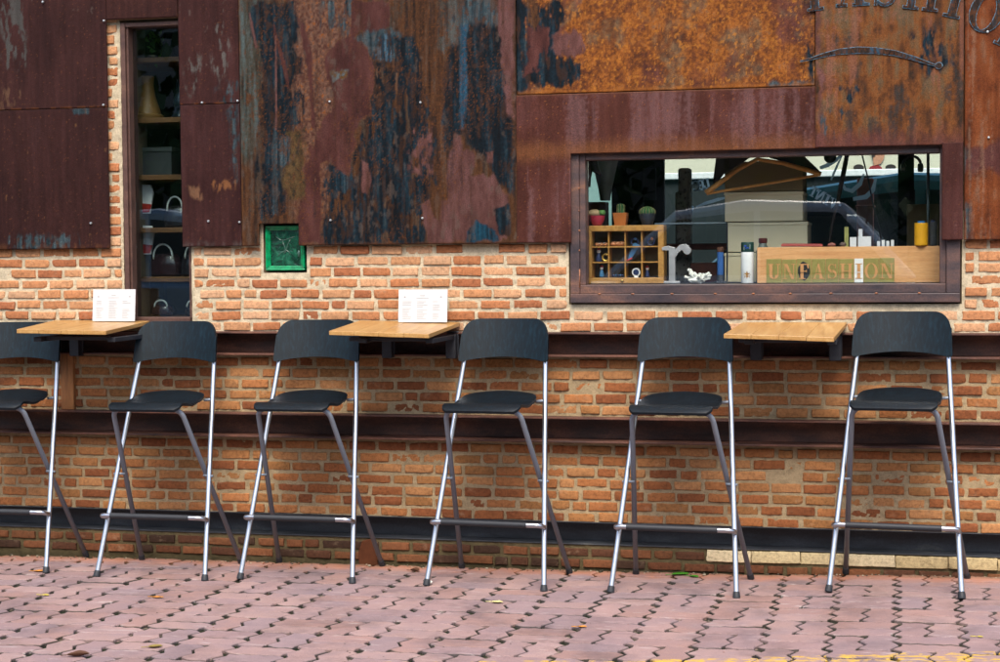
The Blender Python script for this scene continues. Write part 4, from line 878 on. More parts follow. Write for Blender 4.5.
tri('little blue figure with a red cap in the bottom left compartment', (0, 0), 'figure', ['blue', 'white', 'red'], 1.1)
tri('low dark blue trinket in the second bottom compartment', (1, 0), 'shells', ['navy', 'blue'], .7)
tri('white round trinket in the third bottom compartment', (2, 0), 'clock', ['white', 'navy'], 1, .008)
tri('slim figure with a red cap in the bottom right compartment', (3, 0), 'figure', ['navy', 'white', 'red'], 1, -.016)
# cactus pots on the case
M_cact = plain('cactus_green', sr(58, 112, 62, .7), .6, 0, .3, .4, 90); M_spine = plain('cactus_spine', sr(196, 172, 120, .8), .6); M_soil = plain('potting_soil', (.05, .04, .03), .95)
def pot(label, px0, px1, zt, kind, mat):
    x0, x1 = px0, px1; cx = (x0 + x1) / 2; r = (x1 - x0) / 2; h = zt - DZ1
    p = thing('cactus_pot', label, 'potted cactus', (cx, .165, DZ1), 'cactus pots on the display case')
    mb = MB()
    if kind == 'square':
        q = lambda s_, z: [(cx - s_, .165 - s_, z), (cx + s_, .165 - s_, z), (cx + s_, .165 + s_, z), (cx - s_, .165 + s_, z)]
        vs = q(r * .78, DZ1) + q(r, zt) + q(r * .88, zt) + q(r * .85, zt - .01); mb.add(vs, [(3, 2, 1, 0)] + [(a + i, a + (i + 1) % 4, a + 4 + (i + 1) % 4, a + 4 + i) for a in (0, 4, 8) for i in range(4)] + [(12, 13, 14, 15)]); mb.build('pot', mat, p, bevel=.0015)
    else:
        f = .62 if kind == 'bowl' else .72
        mb.lathe((cx, .165, DZ1), [(r * f * .8, 0), (r * f, h * .08), (r * .93, h * .55), (r, h * .85), (r, h), (r * .9, h), (r * .88, h * .8)], 24); mb.build('pot', mat, p, smooth=True)
    MB().lathe((cx, .165, zt - .008), [(r * .85, -.002), (r * .84, 0)], 16).build('soil', M_soil, p); return p, cx, r
p, cx_, r_ = pot('red bowl pot with a beige and a green succulent on the display case', -1.253, -1.188, 1.443, 'bowl', plain('pink_red_glaze', sr(190, 58, 78, .8), .3))
MB().sphere((cx_ - .012, .165, DZ1 + .052), .022, 14, 8, 0, (1.3, 1, .7), .15).build('pebble', plain('beige_pebble', sr(214, 184, 140, .8), .7), p, smooth='all')
mb = MB()
for k in range(9): a = k * .7; mb.sphere((cx_ + .020 + .008 * math.cos(a), .165 + .008 * math.sin(a), DZ1 + .054), .008, 8, 6, 0, (1, 1, 1.3))
mb.build('succulent', plain('succulent_green', sr(120, 176, 90, .7), .5), p, smooth='all')
def ribbed(cx, z0, r, h, n, name, p):
    vs = []; fs = []; K_ = 14; S = n * 4
    for j in range(K_ + 1):
        t_ = j / K_; rr = r * (math.sin(math.pi * (.12 + .88 * t_)) ** .55 if t_ < 1 else 0) if h < 3 * r else r * (1 - max(0, (t_ - .75) / .25) ** 2) ** .5
        for i in range(S): a = 2 * math.pi * i / S; q = rr * (1 + .12 * math.cos(n * a)); vs.append((cx + q * math.cos(a), .165 + q * math.sin(a), z0 + h * t_))
    for j in range(K_):
        for i in range(S): fs.append((j * S + i, j * S + (i + 1) % S, (j + 1) * S + (i + 1) % S, (j + 1) * S + i))
    o = MB().add(vs, fs).build(name, M_cact, p, smooth='all'); mb = MB()
    for j in range(1, 9):
        t_ = j / 9; rr = r * (math.sin(math.pi * (.12 + .88 * t_)) ** .55) if h < 3 * r else r * (1 - max(0, (t_ - .75) / .25) ** 2) ** .5
        for i in range(n): a = 2 * math.pi * i / n; q = rr * 1.13; mb.sphere((cx + q * math.cos(a), .165 + q * math.sin(a), z0 + h * t_), .0016, 5, 4)
    mb.build('spines', M_spine, o)
p, cx_, r_ = pot('orange square pot with a tall column cactus on the display case', -1.151, -1.093, 1.453, 'square', plain('orange_terracotta', sr(196, 112, 50, .75), .55))
ribbed(cx_, DZ1 + .045, .0145, .046, 9, 'cactus', p)
p, cx_, r_ = pot('dark round pot with a ball cactus on the display case', -1.044, -0.980, 1.449, 'round', plain('slate_pot', sr(44, 50, 60, .8), .5))
ribbed(cx_, DZ1 + .036, .030, .042, 16, 'cactus', p)
# slab letter r
lr = thing('metal_letter', 'grey sheet metal lower case letter r standing beside the display case', 'letter', ((-0.907), .13, SILL))
mb = MB(); X0 = -0.946; U = (-0.830) - X0; Ht = (1.319) - SILL
for q in ([(.06, 0), (.62, 0), (.62, .06), (.06, .06)], [(.24, .06), (.46, .06), (.46, .93), (.24, .97)], [(0, .86), (.24, .86), (.24, .99), (0, .94)]): mb.prism([(X0 + a * U, SILL + b * Ht) for a, b in q], .115, .14)
for q in ribbon([(.42, .70), (.52, .84), (.64, .93), (.80, .94), (.90, .88)], [.10, .13, .15, .18, .20]): mb.prism([(X0 + a * U, SILL + b * Ht * 1.0) for a, b in q], .1145, .1395)
mb.prism([(X0 + U * (.88 + .14 * math.cos(k * .45)), SILL + Ht * (.85 + .10 * math.sin(k * .45))) for k in range(14)], .114, .139)
mb.build('body', plain('brushed_zinc', (.42, .41, .42), .4, .5, .5, .15, 40), lr, bevel=.0012)
# coral
mb = MB(); c0 = Vector((-0.808, .15, SILL + .012))
for k in range(30):
    a = random.uniform(0, 2 * math.pi); e = random.uniform(.12, 1.2); l = random.uniform(.03, .062); d = Vector((math.cos(a) * math.cos(e) * 1.15, math.sin(a) * math.cos(e) * .7, math.sin(e) * .8)); q = c0 + d * l
    mb.tube([c0 + Vector((d.x * .01, d.y * .01, 0)), c0 + d * l * .5, q], [.009, .008, .005], 7); mb.sphere(q, .0065, 7, 5, jit=.3)
mb.sphere(c0, .02, 10, 6, 0, (1.8, 1.2, .7), .3)
prop(mb.build('white_coral', plain('bleached_coral', (.72, .71, .66), .7)), 'spiky white coral lying on the window ledge by the metal letter', 'coral')
# blue baton on a stand, and rod
bs = thing('tube_stand', 'blue ribbed tube with a brown cap on a small black stand', 'tube', ((-0.717), .17, SILL)); cx_ = -0.715
zb_ = 1.196; zt_ = 1.289; prof = []
n_ = 16
for k in range(n_ + 1): prof.append((.0125 + (.0009 if k % 2 else 0), (zt_ - zb_) * k / n_))
MB().lathe((cx_, .17, zb_), prof, 18).build('tube', plain('blue_grip', sr(50, 96, 160, .8), .5), bs, smooth=True)
MB().lathe((cx_, .17, zt_), [(.0135, 0), (.015, .006), (.014, .016), (.009, .02)], 16).build('cap', plain('brown_cap', sr(92, 58, 42, .8), .5), bs, smooth=True)
mb = MB(); mb.box(cx_ - .018, cx_ + .026, .15, .19, SILL, SILL + .008); mb.lathe((cx_, .17, SILL + .008), [(.016, 0), (.012, zb_ - SILL - .008)], 14); mb.build('base', M_dark, bs, bevel=.001)
prop(MB().tube([(-0.692, .2, SILL), (-0.691, .205, 1.297), (-0.691, .2, 1.407)], .0035, 8).build('black_rod', M_dark), 'thin black rod standing upright beside the cardboard boxes', 'rod')
gs = thing('glass_shelf', 'narrow glass shelf with a pale edge left of the cardboard boxes', 'shelf', ((-0.845), .4, (1.411))); MB().box(-1.010, -0.711, .36, .62, (1.407), (1.413)).build('plate', plain('pale_glass_edge', (.42, .5, .52), .2), gs)
# cardboard boxes
M_kraft = plain('brown_cardboard', sr(150, 132, 96, .55), .85, 0, .2, .15, 10)
M_card = plain('grey_cardboard', sr(220, 208, 174, .85), .85, 0, .2, .06, 14)
for k, (a, b, c, d) in enumerate((((-0.711), (-0.392), SILL, (1.285)), ((-0.701), (-0.374), (1.287), (1.410)), ((-0.710), (-0.392), (1.412), (1.535)), ((-0.710), (-0.392), (1.536), (1.660)))):
    bxs = thing('cardboard_box', ('plain grey cardboard box, ' if k < 3 else 'browner cardboard box, ') + ('lowest of the stack in the display window', 'second from the bottom of the stack in the display window', 'third from the bottom of the stack, just under the hanger', 'topmost of the stack, behind the hanger')[k], 'cardboard box', ((a + b) / 2, .45, c), 'cardboard boxes stacked in the display window')
    MB().box(a, b, .30, .60, c + .001, d - .012)\
        .build('body', M_card if k < 3 else M_kraft, bxs, bevel=.003); MB().box(a - .003, b + .003, .297, .603, d - .014, d - .001).build('lid', M_card if k < 3 else M_kraft, bxs, bevel=.003)
# clothes hanger with dark garment
hg = thing('clothes_hanger', 'wooden clothes hanger hung in front of the cardboard boxes', 'hanger', ((-0.559), .22, (1.668)))
M_hang = stain_wood('hanger_beech', [sr(160, 104, 48), sr(190, 132, 66), sr(206, 152, 86)], (6, 6, 6), 5, .4)
L_ = Vector((-0.778, .21, 1.530)); Ap = Vector((-0.571, .225, 1.664)); Rr = Vector((-0.316, .24, 1.599))
MB().tube([L_, L_.lerp(Ap, .25) + Vector((0, 0, .004)), L_.lerp(Ap, .6) + Vector((0, 0, .010)), Ap, Ap.lerp(Rr, .4) + Vector((0, 0, .008)), Ap.lerp(Rr, .75) + Vector((0, 0, .004)), Rr], [.012, .011, .009, .008, .009, .010, .010], 10).build('shoulder_bar', M_hang, hg, smooth=True)
MB().tube([L_ + Vector((.008, 0, -.002)), Rr + Vector((-.01, 0, -.003))], .0055, 8).build('trouser_bar', M_hang, hg, smooth=True)
MB().tube(fillet([Ap, Ap + Vector((0, 0, .03)), Ap + Vector((.018, 0, .045)), Ap + Vector((.004, 0, .06)), Ap + Vector((-.014, 0, .048))], .012), .002, 6).build('hook', M_dark, hg, smooth='all')
mb = MB(); q = [(-0.578, 1.703), (-0.401, 1.691), (-0.313, 1.604), (-0.353, 1.609), (-0.441, 1.647), (-0.521, 1.669)]
mb.prism(q, .245, .275)
prop(mb.build('folded_cloth', plain('dark_olive_cloth', (.03, .028, .018), .95), bevel=.006), 'dark folded cloth hanging beside the hanger near the window top', 'cloth')
mb = MB(); q = [(-0.738, 1.707), (-0.563, 1.703), (-0.636, 1.652), (-0.710, 1.609), (-0.759, 1.552)]
mb.prism(q, .262, .285)
prop(mb.build('hanging_bag', plain('taupe_cloth', (.045, .038, .028), .95), bevel=.006), 'brown cloth bag hanging from the window top left of the boxes', 'bag')
# spray can with leaf emblem
sc = thing('spray_can', 'white spray can with dark green cap and a maple leaf on its side', 'can', ((-0.604), .15, SILL)); cx_ = -0.604; zt_ = 1.288; r_ = ((-0.578) - (-0.630)) / 2
MB().lathe((cx_, .15, SILL), [(r_ * .94, 0), (r_, .003), (r_, zt_ - SILL - .004), (r_ * .96, zt_ - SILL)], 24).build('body', plain('white_can', (.74, .74, .74), .35), sc, smooth=True)
cp = MB().lathe((cx_, .15, zt_), [(r_ * .98, 0), (r_, .002), (r_, .036), (r_ * .94, .040)], 24).build('cap', plain('green_cap', sr(24, 62, 56, .8), .35), sc, smooth=True)
def wrap(pts, r, cz, yo): return [(cx_ + r * math.sin(a / r), .15 - r * math.cos(a / r), cz + b) for a, b in pts]
def decal(mb, polys, r, cz, m=0):
    for p in polys:
        vs = wrap(p, r, cz, 0); mb.add(vs, [tuple(range(len(vs)))], m)
mb = MB(); decal(mb, [[(-.013, .008), (.013, .012), (.013, .03), (-.012, .028)]], r_ * 1.012, zt_); decal(mb, [[(-.012, .021), (-.002, .022), (-.002, .028), (-.012, .027)], [(-.006, .012), (.008, .014), (.006, .02), (-.004, .019)]], r_ * 1.02, zt_, 1); mb.build('price_label', [pal['white'], plain('label_blue', sr(40, 70, 170), .5)], cp)
leaf = [(0, -.016), (.002, -.008), (.012, -.010), (.009, -.004), (.016, .003), (.010, .004), (.010, .010), (.004, .007), (0, .018), (-.004, .007), (-.010, .010), (-.010, .004), (-.016, .003), (-.009, -.004), (-.012, -.010), (-.002, -.008)]
mb = MB()
for i in range(len(leaf)): decal(mb, [[(0, 0), leaf[i], leaf[(i + 1) % len(leaf)]]], r_ * 1.015, SILL + .032, i % 2)
mb.build('leaf_emblem', [plain('leaf_ochre', sr(190, 140, 50, .8), .5), plain('leaf_brown', sr(140, 84, 36, .8), .5)], sc)
# bottle behind the board
bt = thing('glass_bottle', 'small clear bottle with a brown screw cap behind the timber board', 'bottle', ((-0.548), .22, SILL)); cx_ = -0.548
MB().lathe((cx_, .22, SILL), [(.026, 0), (.028, .004), (.028, (1.291) - SILL), (.018, (1.312) - SILL), (.015, (1.324) - SILL)], 18).build('body', plain('greenish_bottle', (.10, .12, .10), .15), bt, smooth=True)
MB().lathe((cx_, .22, (1.324)), [(.017, 0), (.018, .002), (.018, .018), (.016, .02)], 18).build('cap', plain('maroon_cap', sr(92, 40, 38, .8), .4), bt, smooth=True)
# timber board with stencil plates
BX0, BX1, BZ1 = -0.563, 0.146, 1.306
MBo = MB(); MBo.box(BX0, BX1, .115, .14, SILL, BZ1)
prop(MBo.build('timber_board', M_board, bevel=.002), 'long pale timber board standing on the window ledge behind the stencil plates', 'board')
xs_ = [-0.527, -0.464, -0.407, -0.348, -0.293, -0.242, -0.182, -0.146, -0.086, -0.026]
pz1 = 1.259; M_brass = plain('tarnished_brass', sr(164, 152, 82, .72), .45, .1, .5, .25, 60); M_cut = plain('timber_through_cut', sr(222, 160, 102, .72), .65); M_wp = plain('white_painted_plate', (.72, .72, .7), .5); M_blk = plain('black_ink', (.012, .014, .014), .6)
lab = ['first stencil plate of the row, cut with the letter U', 'second stencil plate, cut with N beside the U', 'stencil plate cut with F and smeared with black ink', 'stencil plate cut with the letter A after the inky one', 'stencil plate cut with the letter S', 'stencil plate cut with the letter H', 'white painted stencil plate cut with the letter I', 'stencil plate cut with the letter O', 'last stencil plate at the right end, cut with N']
for k, ch in enumerate('UNFASHION'):
    a, b = xs_[k] + .001, xs_[k + 1] - .001; top = pz1 + random.uniform(-.002, .002)
    p = thing('stencil_plate', lab[k] if 'white' in lab[k] else lab[k].replace('stencil plate', 'brass stencil plate'), 'stencil plate', ((a + b) / 2, .112, SILL), 'stencil plates leaning on the timber board')
    mat = M_wp if ch == 'I' else M_brass
    MB().box(a, b, .1115 - .0004 * (k % 2), .1135, SILL + .001, top).build('plate', mat, p, bevel=.0008)
    yb = .1105
    if ch == 'F':
        mb = MB(); cx_ = (a + b) / 2; cz_ = SILL + .048
        ol = [(cx_ + (.024 + .006 * noise.noise(Vector((q * .9, 1, 2)))) * math.cos(q * .3), cz_ + (.036 + .012 * noise.noise(Vector((q * .8, 5, 2)))) * math.sin(q * .3)) for q in range(21)]
        mb.prism(ol, yb - .0003, yb); mb.build('ink_blot', M_blk, p); yb -= .0006
    mb = MB(); hh = .060; adv = GL[ch][0]; glyph(mb, ch, ((a + b) / 2, SILL + .016), hh, 0, yb, .0006, 0, 0, min(1.05, (b - a) * .86 / (adv * hh)))
    # stencil bridges
    cut = mb.build('letter', M_cut, p)
    mb = MB(); cx_ = (a + b) / 2; mb.box(cx_ - .0014, cx_ + .0014, yb - .0016, yb + .0002, SILL + .014, SILL + .078) if ch in 'OSU' else mb.box(a + .004, b - .004, yb - .0016, yb + .0002, SILL + .040, SILL + .0425)
    mb.build('stencil_bridge', M_blk if ch == 'F' else mat, p)
# red pouch, cards, spools
prop(MB().hexa([((-0.469), .118, BZ1 + .011), ((-0.304), .118, BZ1 + .009), ((-0.308), .138, BZ1 + .013), ((-0.465), .138, BZ1 + .016)], .009).build('red_pouch', plain('red_leather', sr(158, 62, 56, .8), .5), bevel=.003), 'flat red leather pouch lying on top of the timber board', 'pouch')
mb = MB(); mb.sphere((-0.269, .128, BZ1 + .008), .012, 10, 7, 0, (1.5, .8, .65), .3); prop(mb.build('leather_roll', plain('dull_red_leather', sr(140, 84, 74, .8), .6), smooth='all'), 'small dull red leather roll beside the red pouch', 'leather roll')
mb = MB(); mb.sphere((-0.226, .13, BZ1 + .009), .012, 10, 7, 0, (1.2, .8, .75), .4); prop(mb.build('dark_stone', plain('grey_brown_stone', sr(96, 78, 70, .8), .7), smooth='all'), 'grey brown stone resting on the timber board beside the leather roll', 'stone')
M_paper = plain('white_paper', (.74, .74, .74), .7, var=.05)
for lb, a, b, zz in (('narrow white card standing behind the timber board', -0.201, -0.175, 1.344), ('wide white card standing behind the timber board', -0.169, -0.118, 1.346), ('small white tag standing high behind the wide card', -0.168, -0.152, 1.376), ('small yellowish bottle label behind the narrow card', -0.223, -0.207, 1.385)):
    c = thing('card', lb, 'card', ((a + b) / 2, .2, SILL), 'cards behind the timber board'); yy = .2 if 'standing behind' in lb else .215
    MB().box(a, b, yy, yy + .002, SILL + .001, zz).build('sheet', M_paper if 'yellow' not in lb else plain('yellowed_label', sr(186, 184, 110, .7), .7), c); MB().box(a, b, yy + .002, yy + .03, SILL + .001, SILL + .006).build('foot', M_paper, c)
mb = MB()
for k in range(4): mb.box((-0.095) + k * .018, (-0.095) + k * .018 + .012, .19, .2, SILL + .001, (1.327) + (k % 2) * .004)
prop(mb.build('domino_row', plain('white_enamel', (.66, .68, .68), .4), bevel=.001), 'row of four small white tiles on edge behind the timber board', 'tile row')
def spool(lb, x0, x1, zt, mt, capm, g):
    cx = (x0 + x1) / 2; r = (x1 - x0) / 2; z0 = BZ1; h = zt - z0; s = thing('thread_spool', lb, 'thread spool', (cx, .127, z0), g)
    prof = [(r * .86, 0)]; n = 44
    for k in range(n + 1): prof.append((r * (.95 + .02 * noise.noise(Vector((k * .3, 3, 1)))) + (.0007 if k % 2 else 0), .004 + (h - .008) * k / n))
    MB().lathe((cx, .127, z0), prof, 20).build('thread', mt, s, smooth='all'); MB().lathe((cx, .127, z0 + h - .004), [(r * .55, 0), (r * .55, .007), (r * .3, .007)], 16).build('core', capm, s)
spool('yellow thread spool with a blue core on the timber board', 0.048, 0.103, 1.400, plain('yellow_thread', sr(236, 172, 20, .75), .7), plain('blue_core', sr(40, 110, 180), .4), 'thread spools on the timber board')
spool('slim dark grey thread spool beside the yellow one', 0.105, 0.135, 1.403, plain('dark_thread', sr(52, 54, 58, .7), .8), pal['navy'], 'thread spools on the timber board')
# cords, rod, headphones, hair dryer, lamp, crate
prop(MB().tube([(-0.212, .3, 1.697), (-0.232, .3, 1.593), (-0.251, .3, 1.496), (-0.275, .3, 1.395), (-0.295, .3, 1.244)], [.009, .010, .008, .006, .005], 8).build('dark_strap', plain('brown_strap', (.022, .016, .013), .8), smooth='all'), 'dark brown strap hanging down the middle of the display window', 'strap')
prop(MB().tube([(-0.161, .32, 1.697), (-0.133, .32, 1.583), (-0.113, .32, 1.482), (-0.085, .32, 1.364), (-0.069, .32, 1.242)], .0035, 6).build('thin_cord', M_dark, smooth='all'), 'thin black cord hanging right of the dark strap', 'cord')
prop(MB().tube([(0.103, .3, 1.690), (0.106, .3, SILL)], .006, 8).build('metal_rod', plain('teal_grey_pipe', (.12, .15, .15), .35, .6), smooth='all'), 'grey upright metal rod behind the thread spools', 'rod')
hp = thing('headphones', 'black headphones hung near the top right of the display window', 'headphones', ((0.041), .45, (1.647))); c = Vector((0.041, .45, 1.639))
MB().tube([c + Vector((.035 * math.cos(a * .3), 0, .036 * math.sin(a * .3))) for a in range(0, 12)], .006, 8).build('band', plain('black_vinyl', (.03, .03, .032), .35), hp, smooth='all')
for s_ in (-1, 1): MB().lathe(c + Vector((s_ * .034, 0, -.012)), [(.008, -.012), (.017, -.01), (.018, .008), (.010, .012)], 14, M=Matrix.Rotation(R(90), 3, 'Y')).build('ear_cup', plain('black_vinyl', (.03, .03, .032), .35), hp, smooth=True)
ball = thing('hanging_bulb', 'round black bulb hanging by a wire near the window top', 'bulb', ((-0.291), .5, (1.681))); c = Vector(ball.location)
MB().sphere(c, .026, 16, 10).build('globe', plain('black_globe', (.012, .012, .013), .3), ball, smooth='all'); MB().tube([c + Vector((0, 0, .02)), c + Vector((0, 0, .5))], .002, 6).build('wire', M_dark, ball)
hd_ = thing('hair_dryer', 'black hair dryer hanging at the top left of the display window', 'hair dryer', ((-1.252), .25, (1.655))); c = Vector(hd_.location)
MB().tube([c + Vector((-.02, 0, .06)), c + Vector((-.015, 0, .03)), c + Vector((0, 0, 0)), c + Vector((.015, 0, -.022)), c + Vector((.034, 0, -.045))], [.018, .026, .024, .015, .006], 12).build('barrel', plain('black_plastic', (.015, .015, .016), .35), hd_, smooth='all')
MB().tube([c + Vector((-.01, 0, 0)), c + Vector((-.02, 0, -.05)), c + Vector((-.024, 0, -.09))], [.014, .012, .013], 10).build('handle', plain('black_plastic', (.015, .015, .016), .35), hd_, smooth='all')
MB().tube([c + Vector((-.02, 0, .06)), c + Vector((-.018, 0, .2))], .0035, 6).build('cable', M_dark, hd_)
lm = thing('lamp_shade', 'grey tapered lamp shade hanging behind the hair dryer', 'lamp', ((-1.261), .6, (1.607))); c = Vector(lm.location)
MB().lathe(c + Vector((0, 0, -.09)), [(.022, 0), (.03, .05), (.05, .14), (.062, .19), (.06, .192)], 20).build('shade', plain('grey_enamel', (.42, .48, .46), .5), lm, smooth=True); MB().tube([c + Vector((0, 0, .1)), c + Vector((0, 0, .6))], .003, 6).build('cable', M_dark, lm)
cr = thing('wooden_crate', 'small brown crate low behind the red bowl pot', 'crate', ((-1.284), .55, 1.15)); MB().box(-1.324, -1.245, .5, .6, 1.16, 1.509).build('crate_body', plain('brown_crate', sr(110, 70, 46, .5), .8), cr, bevel=.003)
cr = thing('folded_carton', 'brown folded carton behind the metal rod at the right of the display window', 'carton', ((0.063), .6, 1.15)); MB().box(0.022, 0.153, .6, .66, 1.0, 1.482).build('panel', plain('brown_carton', sr(160, 136, 100, .6), .8), cr, bevel=.003)
# ------------------------------------------------------------------ shelves behind the narrow window
su = thing('shelf_unit', 'dark shelf unit with pale timber shelves behind the narrow window', 'shelf unit', (-3.1, .3, .02))
M_shelf = stain_wood('shelf_pine', [sr(120, 76, 40, .5), sr(150, 100, 54, .5), sr(170, 120, 70, .5)], (1.5, 10, 10), 4, .6)
SHZ = [2.149, 1.888, 1.640, 1.410, 1.195]
for z in SHZ: MB().box(-3.42, -2.9, .13, .48, z - .016, z + .006).build('shelf', M_shelf, su, bevel=.002)
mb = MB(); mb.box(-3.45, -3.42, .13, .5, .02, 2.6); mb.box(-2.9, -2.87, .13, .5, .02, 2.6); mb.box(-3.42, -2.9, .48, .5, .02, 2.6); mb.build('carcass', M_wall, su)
M_indigo = plain('indigo_glaze', (.012, .02, .035), .2, 0, .6)
def vase(lb, x, z, prof, m, y=.26): return prop(MB().lathe((x, y, z), prof, 22).build('vase', m, None, smooth=True), lb, 'vase', 'vases on the shelves')
vase('small dark blue vase on the top shelf, left of its twin', -3.155, SHZ[0] + .006, [(.022, 0), (.032, .03), (.034, .07), (.018, .1), (.02, .115)], M_indigo)
vase('small dark blue vase on the top shelf, nearest the right edge', -3.05, SHZ[0] + .006, [(.024, 0), (.034, .03), (.034, .075), (.018, .105), (.021, .12)], M_indigo)
vase('tan wooden vase with a flared foot on the second shelf', -3.235, SHZ[1] + .006, [(.068, 0), (.07, .016), (.058, .022), (.05, .05), (.034, .10), (.026, .15), (.03, .185), (.026, .19)], plain('honey_wood', sr(186, 136, 74, .4), .5), .22)
vase('tall dark blue vase in the middle of the second shelf', -3.095, SHZ[1] + .006, [(.04, 0), (.046, .01), (.03, .04), (.038, .08), (.022, .12), (.02, .16), (.026, .175)], M_indigo)
cb = thing('white_comb', 'pale comb upright near the right end of the second shelf', 'comb', (-2.995, .25, SHZ[1])); MB().box(-3.0, -2.99, .25, .256, SHZ[1] + .03, SHZ[1] + .19).build('spine', plain('bone_white', (.5, .47, .38), .5), cb); MB().lathe((-2.995, .253, SHZ[1] + .006), [(.02, 0), (.018, .01), (.006, .03)], 12).build('base', M_dark, cb)
pn = thing('hanging_plant', 'little green trailing plant at the top of the narrow window', 'plant', (-3.19, .2, 2.26)); mb = MB()
for k in range(34):
    a = random.uniform(0, 6.3); x = -3.185 + random.gauss(0, .014); z = 2.235 + random.gauss(0, .035); y = .19 + random.gauss(0, .012); s_ = random.uniform(.008, .014); d = Vector((math.cos(a), .3, math.sin(a))) * s_; e = Vector((-math.sin(a), .2, math.cos(a))) * s_ * .5
    c = Vector((x, y, z)); mb.add([c - d, c + e, c + d, c - e], [(0, 1, 2, 3)])
mb.build('leaves', plain('leaf_green', (.09, .22, .03), .5), pn); MB().tube([(-3.19, .19, 2.36), (-3.186, .19, 2.20)], .0025, 6).build('stem', M_cact, pn)
bx = thing('storage_box', 'dark lidded box on the third shelf of the narrow window', 'box', (-3.19, .25, SHZ[2])); MB().box(-3.26, -3.12, .2, .34, SHZ[2] + .007, SHZ[2] + .11).build('body', plain('slate_box', (.03, .034, .036), .6), bx, bevel=.003); MB().box(-3.264, -3.116, .196, .344, SHZ[2] + .111, SHZ[2] + .13).build('lid', plain('slate_lid', (.05, .055, .056), .5), bx, bevel=.002)
vase('pale green bottle shaped vase on the third shelf by the right edge', -3.03, SHZ[2] + .007, [(.028, 0), (.034, .02), (.034, .1), (.014, .135), (.014, .17)], plain('sage_glaze', (.05, .06, .045), .3))
M_wht = plain('white_handle', (.68, .72, .7), .35)
def bag(lb, x, z, w_, h_, m):
    b_ = thing('handbag', lb, 'handbag', (x, .24, z), 'handbags on the shelves'); vs = []
    MBb = MB(); 
    prof = [(0, .72), (.12, .98), (.5, 1.0), (.85, .86), (1, .6)]
    rings = []
    for v_, s_ in prof:
        rings.append([(x + s_ * w_ / 2 * math.copysign(abs(math.cos(a)) ** .6, math.cos(a)), .24 + s_ * .045 * math.copysign(abs(math.sin(a)) ** .6, math.sin(a)), z + .003 + v_ * h_) for a in [k * 2 * math.pi / 20 for k in range(20)]])
    vs = [p for r in rings for p in r]; fs = [(j * 20 + i, j * 20 + (i + 1) % 20, (j + 1) * 20 + (i + 1) % 20, (j + 1) * 20 + i) for j in range(4) for i in range(20)] + [tuple(range(19, -1, -1)), tuple(range(80, 100))]
    MBb.add(vs, fs).build('body', m, b_, smooth=True)
    MB().tube([(x + w_ * .30 * math.cos(a), .205, z + h_ * .8 + h_ * .62 * math.sin(a) ** .8) for a in [math.pi * k / 14 for k in range(15)]], .0042, 8).build('handle', M_wht, b_, smooth='all')
M_bag = plain('black_patent', (.012, .010, .013), .22, 0, .6); M_bag2 = plain('oxblood_patent', (.022, .008, .010), .22, 0, .6)
bag('black handbag on the fourth shelf, left of its twin', -3.11, SHZ[3], .12, .10, M_bag); bag('black handbag on the fourth shelf, by the right edge', -3.0, SHZ[3], .11, .10, M_bag)
bag('oxblood handbag with a white handle on the fifth shelf, left one', -3.17, SHZ[4], .15, .105, M_bag2); bag('black handbag with a white handle on the fifth shelf, right one', -3.02, SHZ[4], .15, .105, M_bag)
MB().box(-3.42, -2.9, .13, .48, 1.0, 1.026).build('shelf', M_shelf, su)
bag('low dark bag with a pale handle at the bottom left of the narrow window', -3.185, 1.026, .10, .05, M_bag2); bag('low dark bag with a pale handle at the bottom right of the narrow window', -3.03, 1.026, .10, .05, M_bag)
fr = thing('picture_frame', 'dark framed olive panel leaning at the bottom of the narrow window', 'picture frame', (-3.17, .42, 1.026)); MB().box(-3.26, -3.075, .40, .42, 1.027, 1.172).build('frame', M_dark, fr, bevel=.003); MB().box(-3.24, -3.095, .396, .40, 1.045, 1.155).build('panel', plain('olive_panel', (.07, .06, .04), .6), fr)
fr = thing('reflection_panel', 'pale blue panel standing in for a bright reflection at the bottom right of the narrow window', 'panel', (-3.0, .44, 1.026)); MB().box(-3.068, -2.91, .43, .45, 1.027, 1.17).build('sheet', plain('reflection_blue', (.62, .76, .82), .4), fr); MB().box(-3.07, -2.908, .428, .43, 1.15, 1.172).build('edge', M_wht, fr)  # panel added in place of a bright blue reflection in the pane
for k, (z, lb) in enumerate(((1.44, 'red and white paper bag edge on the fourth shelf of the narrow window'), (1.56, 'red and white folded paper hung high at the left of the narrow window'))):
    z0 = (1.30, 1.48)[k]; o = thing('paper_bag', lb, 'paper bag', (-3.225, .2, z0)); MB().prism([(-3.30, z0), (-3.222, z0), (-3.205, z0 + .09), (-3.215, z0 + .125), (-3.30, z0 + .13)], .19, .20).build('sheet', M_paper, o); MB().prism([(-3.30, z0 + .005), (-3.224, z0 + .005), (-3.21, z0 + .04), (-3.30, z0 + .05)], .187, .19).build('red_band', pal['red'], o)

